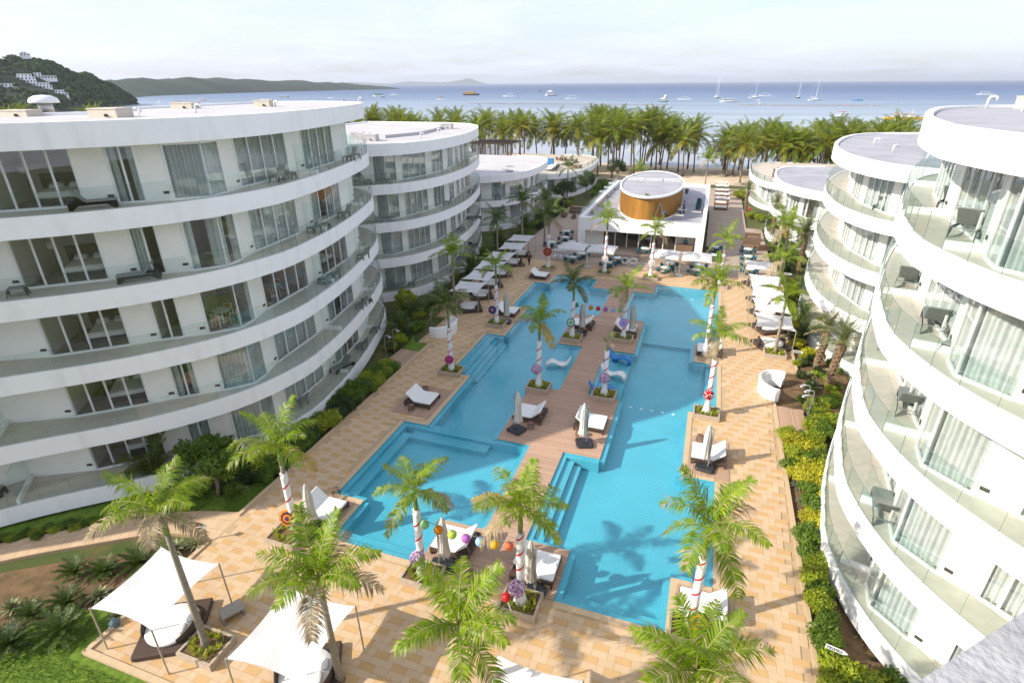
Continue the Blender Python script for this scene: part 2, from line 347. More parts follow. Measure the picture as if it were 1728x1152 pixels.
def pool(side):
    xs = PX; ys = sorted(set(PY+[46., 27.05, 27.75])); mb = MB(); wt = MB()
    def depth(x, y):
        if side == 'L':
            if 27.05 < y < 27.75 and x < -8.4: return -.16
            if y < 27.05: return -.62
            if x > -10.6 and 34.6 < y < 42.5: return -.28
            return -.8
        if x < -4. and 34.6 < y < 42.5: return -.28
        if y > 46: return -.52
        return -.8
    D = {}
    for i in range(len(xs)-1):
        for j in range(len(ys)-1):
            if in_pool((xs[i]+xs[i+1])/2, (ys[j]+ys[j+1])/2) == side: D[i, j] = depth((xs[i]+xs[i+1])/2, (ys[j]+ys[j+1])/2)
    for (i, j), z in D.items():
        x0, x1, y0, y1 = xs[i], xs[i+1], ys[j], ys[j+1]
        mb.add([(x0, y0, z), (x1, y0, z), (x1, y1, z), (x0, y1, z)], [(0, 1, 2, 3)])
        wt.add([(x0, y0, -.055), (x1, y0, -.055), (x1, y1, -.055), (x0, y1, -.055)], [(0, 1, 2, 3)])
        for (a, b, p, q) in ((i-1, j, (x0, y1), (x0, y0)), (i+1, j, (x1, y0), (x1, y1)), (i, j-1, (x0, y0), (x1, y0)), (i, j+1, (x1, y1), (x0, y1))):
            t = D.get((a, b), 0.)
            if t > z:
                mb.add([(*p, z), (*q, z), (*q, t-(.004 if t == 0 else 0)), (*p, t-(.004 if t == 0 else 0))], [(0, 1, 2, 3)])
            if t == 0.:     # tiled overflow rim just under the water line
                d = Vector((q[0]-p[0], q[1]-p[1])).normalized(); n = Vector((-d.y, d.x))*-.30
                if (n.x*((x0+x1)/2-p[0])+n.y*((y0+y1)/2-p[1])) < 0: n = -n
                r = MB(); P = [p, q, (q[0]+n.x, q[1]+n.y), (p[0]+n.x, p[1]+n.y)]
                mb.prism(P, z+.002, -.10 if abs(d.x) > .5 else -.103, bottom=False)
    def step(x0, x1, y0, y1, z): mb.box(x0, x1, y0, y1, -.79, z, bottom=False)
    if side == 'L':
        for k in range(4): step(-16.9, -16.0-.0+.42*k-.3, 34.92, 42.18, -.2-.14*k)
        step(-16.9, -16.25, 20.07, 26.6, -.3); step(-16.249, -10.9, 26.2, 27.04, -.31); step(-15.1, -10.9, 17.1, 17.7, -.32)
    else:
        for k in range(3): step(-3.7, 2.2, 60.35-.4*(k+1), 60.35-.4*k, -.2-.1*k)
        step(-5.95, -5.45, 20.1, 27.0, -.25); step(-5.449, -5., 20.1, 26.9, -.45); step(1.0, 2.2, 26.6, 27.05, -.3); step(1.75, 2.24, 35, 42.1, -.3); step(-3.7, .45, 17.1, 17.6, -.36)
    struct(mb.build('pool_basin', TILE)); struct(wt.build('pool_water', WATER))
pool('L'); pool('R')
def jet_lights():
    for k, (x, y) in enumerate([(-3.2+.75*i, 35.2) for i in range(5)]+[(-1.6+.8*i, 58.6) for i in range(3)]):
        mb = MB(); mb.lathe([(.12, 0), (.12, .03), (.07, .045)], (0, 0, 0), 10)
        o = mb.build('pool_light', flat('lamp_lens', (.75, .8, .8), .3)); o.location = (x, y, -.798 if y < 46 else -.518)
        tag(o, 'round white underwater light in the deep right pool row' if y < 46 else 'round white underwater light at the far end of the right pool', 'pool light', 'underwater lights, deep row' if y < 46 else 'underwater lights, far end')
jet_lights()
# ---------------------------------------------------------------- deck: bedding, pavers, boards, coping
def deck():
    xs = sorted(set(PX+[-24.2, -22.3, -21., -19.2, 6.3, 8.35])); ys = sorted(set(PY+[DECK_Y0, DECK_Y1, 8.6, 39., 43., 45., 46.])); mb = MB()
    for i in range(len(xs)-1):
        for j in range(len(ys)-1):
            x, y = (xs[i]+xs[i+1])/2, (ys[j]+ys[j+1])/2
            if in_deck(x, y) and not in_pool(x, y):
                mb.add([(xs[i], ys[j], -.03), (xs[i+1], ys[j], -.03), (xs[i+1], ys[j+1], -.03), (xs[i], ys[j+1], -.03)], [(0, 1, 2, 3)])
                for a, b, p, q in ((x-(xs[i+1]-xs[i])/2-.05, y, 0, 3), (x+(xs[i+1]-xs[i])/2+.05, y, 2, 1), (x, ys[j]-.05, 1, 0), (x, ys[j+1]+.05, 3, 2)):
                    if not in_deck(a, b):
                        c = [(xs[i], ys[j]), (xs[i+1], ys[j]), (xs[i+1], ys[j+1]), (xs[i], ys[j+1])]
                        mb.add([(*c[p], -.4), (*c[q], -.4), (*c[q], -.03), (*c[p], -.03)], [(0, 1, 2, 3)])
    d = struct(mb.build('pool_deck', DECKB))
    # pavers: rows of 0.31 m, one ochre stone every 2.17 m
    bl, rh, per = .62, .31, 2.17
    def kind(x, y):
        if not in_deck(x, y) or in_pool(x, y) or in_wood(x, y) or in_pad(x, y): return False
        return True
    stones = []; r = 0; y = DECK_Y0
    M = .33
    def clear(x0, x1, y0, y1):
        for x in (x0, x1):
            for yy in (y0, y1):
                if not kind(x, yy): return False
                for dx, dy in ((M, 0), (-M, 0), (0, M), (0, -M)):
                    if in_pool(x+dx, yy+dy): return False
        return True
    while y+rh < DECK_Y1:
        off = (1.25*r) % per; x = -26+off-per; q = 0
        while x < 8.4:
            seq = [(bl, 3+(rnd.random() < .4))]+[(bl, rnd.choice((0, 0, 1, 2))), (bl, rnd.choice((0, 1, 2))), (bl/2, rnd.choice((0, 1)))]
            for L, m in seq:
                if -21.5 < x+L/2 < 7 or y > 38:
                    if clear(x+.005, x+L-.005, y+.005, y+rh-.005): stones.append((x, y, L, m))
                x += L
        y += rh; r += 1
    stones.sort(key=lambda s: (s[0]+3)**2*.35+(s[1]-13.)**2 if s[1] > 12 else 1e4+s[1])
    cache = {}
    for x, y, L, m in stones[:300]:
        if (L, m) not in cache:
            b = MB(); b.box(.004, L-.004, .004, rh-.004, -.028, 0, bottom=False); cache[L, m] = b.mesh('paver', PAVE[m])
        link('paver', cache[L, m], d, (x, y, rnd.uniform(-.002, .002)))
    b = MB()
    for x, y, L, m in stones[300:]:
        dz = rnd.uniform(-.002, .002); b.box(x+.004, x+L-.004, y+.004, y+rh-.004, -.028, dz, m, bottom=False)
    stuff(b.build('paver_field', PAVE, d))
    # coping stones around the pools
    b = MB()
    def run(p, q, n, w=.32):
        L = math.hypot(q[0]-p[0], q[1]-p[1]); k = max(1, round(L/.45))
        for i in range(k):
            a = [p[t]+(q[t]-p[t])*i/k for t in (0, 1)]; c = [p[t]+(q[t]-p[t])*(i+1)/k for t in (0, 1)]
            x0, x1 = sorted((a[0], c[0]+n[0]*w)) if n[0] else sorted((a[0], c[0])); y0, y1 = sorted((a[1], c[1]+n[1]*w)) if n[1] else sorted((a[1], c[1]))
            if in_wood((x0+x1)/2, (y0+y1)/2): continue
            b.box(x0+.004, x1-.004, y0+.004, y1-.004, -.028, .004+rnd.uniform(-.001, .001), bottom=False)
    xs = PX; ys = sorted(set(PY+[46.]))
    for i in range(len(xs)-1):
        for j in range(len(ys)-1):
            if not in_pool((xs[i]+xs[i+1])/2, (ys[j]+ys[j+1])/2): continue
            for dx, dy in ((-1, 0), (1, 0), (0, -1), (0, 1)):
                mx, my = (xs[i]+xs[i+1])/2+dx*((xs[i+1]-xs[i])/2+.05), (ys[j]+ys[j+1])/2+dy*((ys[j+1]-ys[j])/2+.05)
                if in_pool(mx, my): continue
                if dx: X = xs[i+1] if dx > 0 else xs[i]; run((X, ys[j]), (X, ys[j+1]), (dx, 0))
                else: Y = ys[j+1] if dy > 0 else ys[j]; run((xs[i], Y), (xs[i+1], Y), (0, dy))
    stuff(b.build('coping', COPE, d))
    # timber boards
    b = MB(); y = 16.82
    while y < 60.68:
        x = -10.6; spans = []
        for i in range(2, 5):
            if in_wood((PX[i]+PX[i+1])/2, y+.07): spans.append([PX[i], PX[i+1]])
        mg = []
        for s in spans:
            if mg and abs(mg[-1][1]-s[0]) < .01: mg[-1][1] = s[1]
            else: mg.append(s)
        for a, c in mg:
            cut = [a]+([a+rnd.uniform(.8, c-a-.8)] if c-a > 2.5 else [])+[c]
            for k in range(len(cut)-1): b.box(cut[k]+.003, cut[k+1]-.003, y+.006, y+.144, -.028, .002+rnd.uniform(-.001, .001), rnd.randrange(3), bottom=False)
        y += .15
    for a, c, y0, y1 in PADS:
        x = a
        while x < c-.1:
            b.box(x+.005, x+.137, y0, y1, -.028, .006+rnd.uniform(-.001, .001), rnd.randrange(3), bottom=False); x += .142
    stuff(b.build('deck_boards', WOODD, d))
    # kerbs along the garden sides
    b = MB()
    for x0, x1, y0, y1 in ((-21.22, -21., 8.6, 14.6), (-21.22, -21., 16.6, 39.), (6.3, 6.5, 8.4, 43.), (8.35, 8.55, 43., 66.), (-21.2, 6.3, 8.38, 8.6)):
        n = max(1, round(max(x1-x0, y1-y0)/.9))
        for k in range(n):
            if x1-x0 < y1-y0: b.box(x0, x1, y0+(y1-y0)*k/n+.004, y0+(y1-y0)*(k+1)/n-.004, -.3, .05)
            else: b.box(x0+(x1-x0)*k/n+.004, x0+(x1-x0)*(k+1)/n-.004, y0, y1, -.3, .05)
    stuff(b.build('kerb', COPE, d))
deck()
def plaza():
    m = bpy.data.materials.new('plaza_paving'); m.use_nodes = True; nt = m.node_tree; nd = nt.nodes; lk = nt.links; b = nd['Principled BSDF']
    g = nd.new('ShaderNodeNewGeometry'); br = nd.new('ShaderNodeTexBrick'); br.inputs['Scale'].default_value = 1; br.inputs['Brick Width'].default_value = .6; br.inputs['Row Height'].default_value = .3; br.inputs['Mortar Size'].default_value = .008
    br.inputs['Color1'].default_value = (.36, .275, .21, 1); br.inputs['Color2'].default_value = (.43, .335, .26, 1); br.inputs['Mortar'].default_value = (.2, .15, .11, 1)
    lk.new(g.outputs['Position'], br.inputs['Vector']); lk.new(br.outputs[0], b.inputs['Base Color']); b.inputs['Roughness'].default_value = .8
    mb = MB()
    mb.box(-24.2, 9.2, DECK_Y1+.002, 73, -.3, -.012, bottom=False); mb.box(-23.5, -16.2, 73.002, 101, -.3, -.012, bottom=False); mb.box(.8, 8.6, 73.002, 92, -.3, -.012, bottom=False)
    mb.box(-16.199, .799, 104, 128, -.3, -.014, bottom=False); mb.box(.8, 6.4, 92.002, 128, -.3, -.016, bottom=False)
    struct(mb.build('plaza', m))
    # steps before the restaurant
    mb = MB()
    for k in range(3): mb.box(-13.4+.0*k, .9, 69.3+.38*k, 72.44, -.011+.15*k, .139+.15*k-.0, bottom=False)
    o = struct(mb.build('terrace_steps', TILE2))
plaza()
def garden_sheets():
    def sheet(name, poly, z, m): mb = MB(); mb.prism(poly, z-.06, z); return struct(mb.build(name, m))
    lawn = [(-30.5, -2), (6.4, -2), (6.4, 8.36), (-21.25, 8.36), (-21.6, 10.5), (-23.6, 9.8), (-25, 8.2), (-27, 8.0), (-30.5, 7.2)]
    sheet('lawn', lawn, -.12, LAWN)
    sheet('planting_bed', [(-34, 4), (-30.55, 7.2), (-27, 8.0), (-25, 8.2), (-23.6, 9.8), (-21.6, 10.5), (-21.3, 14.7), (-22.4, 14.1), (-26, 12.1), (-29, 10.1), (-34, 6.4)], -.15, SOIL)
    path = cat_rom([(-38, 4.6), (-33.5, 8.2), (-29.7, 11.4), (-26.7, 13.5), (-23.9, 15.2), (-21.1, 15.9), (-19.6, 16.1)], 8)
    b = MB(); d = []
    for i in range(len(path)-1):
        t = (path[i+1]-path[i]).normalized(); n = Vector((-t.y, t.x, 0)); w = .72+max(0, min(i, 40)-30)*.03
        d.append((path[i]-n*w, path[i]+n*w))
    for i in range(len(d)-1):
        (a, e), (c, f) = d[i], d[i+1]; nsub = 3
        for k in range(nsub):
            u, v = k/nsub, (k+1)/nsub; g = .02
            q = [a.lerp(e, u+g/2), c.lerp(f, u+g/2), c.lerp(f, v-g/2), a.lerp(e, v-g/2)]; q[1] = q[1].lerp(q[0], .02); q[2] = q[2].lerp(q[3], .02)
            b.prism([(p.x, p.y) for p in q], -.2, -.05, rnd.choice((0, 1, 2)), bottom=False)
    o = stuff(b.build('path_pavers', [PAVE[0], PAVE[1], PAVE[2]]))
    mb = MB(); mb.prism([(p[0].x, p[0].y) for p in d]+[(p[1].x, p[1].y) for p in reversed(d)], -.26, -.07)
    s = struct(mb.build('garden_path', DECKB)); o.parent = s
    sheet('lawn', [(-23.6, 15.9), (-21.25, 16.7), (-21.25, 19.6), (-22.2, 19.2), (-23.4, 17.6)], -.12, LAWN)
    sheet('lawn', [(-40, 5.2), (-34, 9.2), (-30, 12.4), (-26.6, 14.6), (-23.7, 15.95), (-23.4, 18), (-26, 17.6), (-30, 14.2), (-36, 8.4)], -.125, LAWN)
    sheet('lawn', [(-23, 37.4), (-21.3, 37.4), (-21.3, 39.), (-22.6, 39), (-23.5, 40.5)], -.12, LAWN)
    sheet('planting_bed', [(6.55, 3), (9.5, 3), (9.5, 22), (7.8, 34), (6.55, 34.2)], -.17, SOIL)
    sheet('planting_bed', [(6.6, 37.6), (12, 37.6), (12, 48), (8.7, 48), (8.7, 43.1), (6.6, 43.1)], -.17, SOIL)
garden_sheets()
def grass():
    b = MB()
    def blades(x0, x1, y0, y1, n, ok):
        for _ in range(n):
            x, y = rnd.uniform(x0, x1), rnd.uniform(y0, y1)
            if not ok(x, y): continue
            h = rnd.uniform(.03, .08); a = rnd.uniform(0, 6.28); w = .016; lx, ly = rnd.uniform(-.04, .04), rnd.uniform(-.04, .04)
            b.add([(x-w*math.cos(a), y-w*math.sin(a), -.12), (x+w*math.cos(a), y+w*math.sin(a), -.12), (x+lx, y+ly, -.12+h)], [(0, 1, 2)])
    blades(-30.4, -14, 3, 9.8, 52000, lambda x, y: not (y > 8.1 and (x > -21.7 or y > 8.1+(-x-25)*-.9)))
    blades(-23.4, -21.3, 16.2, 19.4, 5000, lambda x, y: x > -21.25-(y-15.6)*.85 and y < 19.6-(-x-21.25)*.7)
    stuff(b.build('grass', mat('grass_blade', (.09, .17, .014), (.19, .28, .03), rough=.8, scale=2.5, trans=.3)))
    bpy.data.objects['grass']['label'] = 'short green grass of the lawn by the garden path'; bpy.data.objects['grass']['category'] = 'grass'
grass()
# ---------------------------------------------------------------- curved apartment buildings
L1F = [(-50, -2.5), (-46, 0), (-42, 2.4), (-38.6, 5.2), (-35, 8.6), (-31.8, 12.2), (-30.2, 13.8), (-26.6, 17.1), (-23.9, 20.9), (-22.8, 24.9), (-23.0, 28.2), (-23.6, 31.5), (-24.6, 35.2), (-26., 39.4), (-27.2, 42.), (-28.9, 44.1), (-31.4, 45.5), (-35, 46)]
L1R = [(-39, 44.5), (-38.6, 31), (-36.6, 29.3), (-34.2, 25.2), (-37.5, 22), (-60, 10)]
L1W = [('w', (-50, 0.6), (-45, 3.4)), ('g4', (-45, 3.4), (-41.4, 5.8)), ('w', (-41.4, 5.8), (-38, 8.6)), ('bay', (-38, 8.6), (-35.6, 10.3), (-34.7, 12.0)), ('w', (-34.7, 12.0), (-33.2, 14.6), (-30.4, 16.2)), ('g4', (-30.4, 16.2), (-27.8, 18.5)), ('w', (-27.8, 18.5), (-26.8, 19.45)), ('g2', (-26.8, 19.45), (-25.95, 20.2)), ('w', (-25.95, 20.2), (-25., 20.95)),
       ('bay', (-25., 20.95), (-23.9, 22.2), (-24.05, 23.4)), ('w', (-24.05, 23.4), (-24.5, 24.9)), ('g4', (-24.5, 24.9), (-24.9, 29.4)), ('w', (-24.9, 29.4), (-25.2, 31.3)), ('g4', (-25.2, 31.3), (-26.1, 35.8)), ('w', (-26.1, 35.8), (-26.9, 38.2), (-28.2, 40.6)), ('g2', (-28.2, 40.6), (-29.6, 42.2)), ('w', (-29.6, 42.2), (-35, 43.4))]
L2F = [(-37, 43.6), (-33.6, 45.2), (-30.7, 47.0), (-28.3, 49.4), (-27, 52.7), (-26.55, 56.5), (-26.8, 61.5), (-27.8, 66.5), (-29.3, 71.5), (-31, 75), (-33.5, 77.4), (-37, 78.4)]
L2R = [(-50, 78), (-50, 46)]
L3F = [(-39, 75.3), (-34.6, 77.2), (-31.2, 79.2), (-28.7, 81.9), (-27.2, 85.4), (-26.7, 89.2), (-26.8, 94), (-27.4, 98.8), (-28.7, 102), (-31, 104), (-35, 105)]
L3R = [(-50, 105), (-50, 77)]
L4F = [(-35, 104.3), (-30.8, 106), (-27.6, 108.4), (-25.4, 112), (-24.2, 118), (-24, 124), (-24.4, 130), (-25.4, 135.5), (-27.2, 138.2), (-30.2, 139.6), (-34.5, 140)]
L4R = [(-50, 140), (-50, 105)]
def mir(P, dx, dy): return [(-14.6-x+dx, y+dy) for x, y in P]
def mirw(W, dx, dy): return [(s[0],)+tuple((-14.6-x+dx, y+dy) for x, y in s[1:]) for s in W]
def unit_glass():
    b = MB(); b.add([(0, 0, 0), (1, 0, 0), (1, 0, 1), (0, 0, 1)], [(0, 1, 2, 3)], 0)
    b.add([(0, -.012, 0), (0, .012, 0), (0, .012, 1), (0, -.012, 1)], [(0, 1, 2, 3)], 1); b.add([(0, -.009, 1), (1, -.009, 1), (1, .009, 1), (0, .009, 1)], [(0, 1, 2, 3)], 1)
    return b.mesh('glass_panel', [RAILG, flat('glass_edge', (.16, .24, .22), .2)])
UNITG = unit_glass()
UNITP = MB().box(0, 1, -.005, .005, 0, 1).mesh('pane', PANE)
PLAQ = MB().box(-.13, .13, -.03, .03, 0, .12).mesh('wall_light', flat('bronze', (.06, .05, .045), .5))
CURTC = {}
def curtain_mesh(w, h, m):
    k = (round(w, 1), round(h, 2), m.name)
    if k not in CURTC:
        w = k[0]; n = max(6, int(w/.035)); b = MB(); r2 = random.Random(hash(k[0])); pts = []; ph = 0
        for i in range(n+1):
            ph += r2.uniform(.7, 1.5); pts.append((w*i/n, .085*math.sin(ph)+.03*math.sin(ph*.37)))
        b.add([(x, y, z) for z in (.02, h) for x, y in pts], [(i, i+1, n+2+i, n+1+i) for i in range(n)])
        CURTC[k] = b.mesh('curtain', m, True)
    return CURTC[k]
def seg_frame(a, b):
    d = Vector((b[0]-a[0], b[1]-a[1], 0)); return d.length, math.atan2(d.y, d.x)
BEDROOMS = []
def offset(pts, d, sg):
    out = []
    for i in range(len(pts)):
        t = (pts[min(i+1, len(pts)-1)]-pts[max(i-1, 0)]).normalized(); out.append(pts[i]+Vector((-t.y, t.x, 0))*d*sg)
    return out
def auto_walls(front, sg, pat, depth=1.9):
    path = resample(offset(front, depth, sg), .25); W = []; i = 0; k = 0
    while i < len(path)-2:
        t, L = pat[k % len(pat)]; n = max(2, round(L/.25)); j = min(i+n, len(path)-1)
        if t == 'w': W.append(('w',)+tuple((p.x, p.y) for p in path[i:j+1:2]+([path[j]] if (j-i) % 2 else [])))
        elif t == 'bay':
            mid = path[(i+j)//2]; q = path[min((i+j)//2+1, len(path)-1)]-path[max((i+j)//2-1, 0)]; q.normalize(); mid = mid-Vector((-q.y, q.x, 0))*.55*sg
            W.append(('bay', (path[i].x, path[i].y), (mid.x, mid.y), (path[j].x, path[j].y)))
        else: W.append((t, (path[i].x, path[i].y), (path[j].x, path[j].y)))
        i = j; k += 1
    return W
def building(label, F, Rr, tops, roof, W, sg, roofm, drape, plinth=True, rail_roof=False, seed=1, opens=(), rear_par=True, lights=True, band=.95, divs=()):
    r = random.Random(seed); B = thing('apartment_building', label, 'building', (0, 0, 0))
    front = cat_rom(F, 6); foot = [(p.x, p.y) for p in front]+list(Rr)
    if plinth:
        b = MB(); b.prism([(p.x, p.y) for p in offset(front, .7, sg)]+list(Rr), -.3, tops[0]-band+.02); b.build('plinth', flat('dark_plinth', (.03, .03, .035), .8), B)
    lv = list(tops)+[roof]
    for si, top in enumerate(tops):
        b = MB(); b.prism(foot, top-band, top-.05, 0, 1)
        inn = offset(front, .14, sg)
        for i in range(len(front)-1):
            A, C, D, E = front[i], front[i+1], inn[i+1], inn[i]; z0, z1 = top-.052, top
            b.add([(A.x, A.y, z0), (C.x, C.y, z0), (D.x, D.y, z0), (E.x, E.y, z0), (A.x, A.y, z1), (C.x, C.y, z1), (D.x, D.y, z1), (E.x, E.y, z1)], [(4, 5, 6, 7), (0, 1, 5, 4), (2, 3, 7, 6)], 0)
        b.build('balcony_slab', [WHITE, BFLOOR], B)
        rail = resample(offset(front, .07, sg), 1.32)
        for i in range(len(rail)-1):
            L, a = seg_frame(rail[i], rail[i+1]); link('glass_panel', UNITG, B, (rail[i].x, rail[i].y, top-.02), (0, 0, a), (L-.022, 1, 1.05))
        z0 = top-.05; z1 = lv[si+1]-(band if si+1 < len(tops) else 1.08); h = z1-z0
        rb = MB()
        for s in W:
            P = [Vector((*p, 0)) for p in s[1:]]
            if s[0] == 'w':
                Q = offset(P, .22, sg)
                wb = MB()
                for i in range(len(P)-1):
                    wb.prism([(P[i].x, P[i].y), (P[i+1].x, P[i+1].y), (Q[i+1].x, Q[i+1].y), (Q[i].x, Q[i].y)], z0, z1, bottom=False)
                wb.build('wall', WALLW, B)
                if lights and (P[-1]-P[0]).length > .8:
                    d = (P[-1]-P[-2]).normalized(); c = P[-1]-d*.25-Vector((-d.y, d.x, 0))*.02*sg
                    link('wall_light', PLAQ, B, (c.x, c.y, z0+.35), (0, 0, math.atan2(d.y, d.x)))
                continue
            npan = {'g4': 4, 'g2': 2, 'bay': 2, 'g3': 3}[s[0]]
            fb = MB(); hw = h-.08
            wb_top = [(P[0], P[-1])]
            pan = []
            if s[0] == 'bay': pan = [(P[0], P[1]), (P[1], P[2])]
            else: pan = [(P[0].lerp(P[1], i/npan), P[0].lerp(P[1], (i+1)/npan)) for i in range(npan)]
            for i, (a, c) in enumerate(pan):
                fb.bar((a.x, a.y, z0+.05), (c.x, c.y, z0+.05), .1, .1); fb.bar((a.x, a.y, z0+hw), (c.x, c.y, z0+hw), .1, .16)
                if i == 0: fb.bar((a.x, a.y, z0), (a.x, a.y, z0+hw), .09, .09)
                fb.bar((c.x, c.y, z0), (c.x, c.y, z0+hw), .075 if s[0] != 'bay' or i else .03, .08)
            win = fb.build('window', FRAME, B)
            for a, c in pan:
                L, an = seg_frame(a, c); link('pane', UNITP, win, (a.x, a.y, z0+.09), (0, 0, an), (L, 1, hw-.16))
            n = Vector((-(P[-1]-P[0]).normalized().y, (P[-1]-P[0]).normalized().x, 0))*sg
            op = (si, s) if False else None
            key = (si, W.index(s))
            if key not in opens:
                u = r.random(); cov = [(0, 1)] if u < drape else ([(0, .5)] if u < drape+.12 else [(0, .3), (.7, 1)])
                for (a, c) in (pan if s[0] == 'bay' else [(P[0], P[-1])]):
                    for u0, u1 in cov:
                        A = a.lerp(c, u0)+n*.22; C = a.lerp(c, u1)+n*.22; L, an = seg_frame(A, C)
                        link('curtain', curtain_mesh(L, hw-.1, CURT if sg > 0 else (SHEER if r.random() < .75 else CURT)), win, (A.x, A.y, z0), (0, 0, an), (L/max(.1, round(L, 1)), 1, 1))
            # room shell behind the glass
            t = (P[-1]-P[0]).normalized(); A, C = P[0]-t*.05+n*.12, P[-1]+t*.05+n*.12; dep = 3.4
            Q = [A, C, C+n*dep-t*.5, A+n*dep+t*.5]
            for i, j in ((1, 2), (2, 3), (3, 0)): rb.add([(Q[i].x, Q[i].y, z0), (Q[j].x, Q[j].y, z0), (Q[j].x, Q[j].y, z1), (Q[i].x, Q[i].y, z1)], [(0, 1, 2, 3)], 0)
            rb.add([(q.x, q.y, z0+.006) for q in Q], [(0, 1, 2, 3)], 1)
            if key in opens: BEDROOMS.append((A, C, n, t, z0+.006, key, sg))
        for di in divs:
            P = [Vector((*p, 0)) for p in W[di][1:]]; t = (P[-1]-P[0]).normalized(); n = Vector((-t.y, t.x, 0))*sg; c = P[0].lerp(P[-1], .5) if len(P) == 2 else P[1]
            q = min(front, key=lambda f: abs((f-c).dot(t))+(1000 if (f-c).dot(n) > 0 or (f-c).length > 5 else 0)); e = c-n*max(.3, (c-q).dot(n)-.25)
            d = MB(); d.bar((c.x, c.y, z0+.12), (e.x, e.y, z0+.12), .14, .3); d.build('divider_curb', WHITE, B)
            L, a = seg_frame(c, e); link('divider_screen', UNITG, B, (c.x, c.y, z0+.27), (0, 0, a), (L, 1, 1.55))
        rb.build('room', [ROOM, RFLOOR], B)
    # roof
    b = MB()
    if not rail_roof:
        b.prism(foot, roof-1.08, roof-.14, 0, 1); inn = offset(front, .3, sg)
        b.prism([(p.x, p.y) for p in front]+[(p.x, p.y) for p in reversed(inn)], roof-.141, roof)
        rr = [front[-1]]+[Vector((*p, 0)) for p in Rr]+[front[0]]
        if rear_par:
            for i in range(len(rr)-1): b.bar((rr[i].x, rr[i].y, roof-.14), (rr[i+1].x, rr[i+1].y, roof-.14), .35, .3)
        b.build('roof', [WHITE, roofm], B)
    return B
TOPS = [1.0, 4.5, 8.1, 11.72, 15.38]
PAT = [('w', 1.3), ('g2', 1.6), ('w', 1.5), ('g2', 2.0), ('w', 1.2), ('bay', 2.2), ('w', .8), ('g4', 3.4), ('w', 1.3), ('g3', 2.8), ('w', 1.6), ('g2', 1.8)]
PAT2 = [('w', 2.), ('g2', 1.6), ('w', 1.9), ('g2', 2.2), ('w', 1.7), ('bay', 2.4), ('w', 1.), ('g3', 3.), ('w', 1.4), ('g2', 1.8)]
BAYI = 9
OPENL = {(4, 5), (3, 5), (2, 5), (1, 5), (2, 9), (1, 3), (0, 3), (0, 5), (2, 13), (2, 11), (2, 7), (4, 3), (3, 3)}
building('near left white apartment block with curved balcony bands and beds behind its glass', L1F, L1R, TOPS, 19.15, L1W, 1, ROOFW, .62, seed=3, opens=OPENL, divs=(4, 12, 14))
RDX, RDY = -.8, -2.3
building('near right sunlit white apartment block with curved balcony bands', mir(L1F, RDX, RDY), mir(L1R, RDX, RDY), TOPS, 19.15, mirw(L1W, RDX, RDY), -1, ROOFG, .9, seed=5, divs=(10, 12, 14))
f2 = cat_rom(L2F, 6)
building('second white apartment block on the left, four storeys with curved balconies', L2F, L2R, [.7, 4.35, 8.0, 11.7], 15.4, auto_walls(f2, 1, PAT), 1, ROOFW, .9, seed=7, lights=False)
L2m = mir(L2F, -2.25, -4)
building('second white apartment block on the right, four curved storeys in sunshine', L2m, mir(L2R, -2.25, -4), [.7, 4.35, 8.0, 11.7], 15.4, auto_walls(cat_rom(L2m, 6), -1, PAT), -1, ROOFG, .9, seed=8, lights=False)
building('low white two storey block on the left before the terrace house', L3F, L3R, [.6, 4.3], 8.1, auto_walls(cat_rom(L3F, 6), 1, PAT2), 1, ROOFW, .95, seed=9, lights=False, rear_par=False)
L3m = mir(L3F, -3.1, -1)
building('low white two storey block on the right with grey roof', L3m, mir(L3R, -3.1, -1), [.6, 4.3], 8.1, auto_walls(cat_rom(L3m, 6), -1, PAT2), -1, ROOFG, .95, seed=10, lights=False, rear_par=False)
def terrace_house(label, F, Rr, sg, seed):
    front = cat_rom(F, 6); foot = [(p.x, p.y) for p in front]+list(Rr)
    B = building(label, F, Rr, [.6], 4.45, auto_walls(front, sg, PAT2), sg, ROOFW, .9, rail_roof=True, seed=seed, lights=False)
    b = MB(); b.prism(foot, 3.5, 4.4, 0, 1)
    inn = offset(front, .2, sg); b.prism([(p.x, p.y) for p in front]+[(p.x, p.y) for p in reversed(inn)], 4.401, 4.5); b.build('roof_terrace', [WHITE, mat('terrace_floor', (.50, .43, .36), (.56, .49, .42), rough=.8, scale=1)], B)
    rail = resample(offset(front, .12, sg), 2.)
    for i in range(len(rail)-1):
        L, a = seg_frame(rail[i], rail[i+1]); link('glass_panel', UNITG, B, (rail[i].x, rail[i].y, 4.48), (0, 0, a), (L-.04, 1, 1.0))
        q = MB(); q.box(-.03, .03, -.03, .03, 0, 1.02); 
        if i % 2 == 0: link('rail_post', POSTM, B, (rail[i].x, rail[i].y, 4.48))
POSTM = MB().box(-.035, .035, -.035, .035, 0, 1.02).mesh('rail_post', flat('dark_metal', (.03, .03, .03), .5))
terrace_house('far left white terrace house with dining furniture on its roof', L4F, L4R, 1, 12)
terrace_house('far right white terrace house with glass rail around its roof', mir(L4F, -2., -1), mir(L4R, -2., -1), -1, 13)

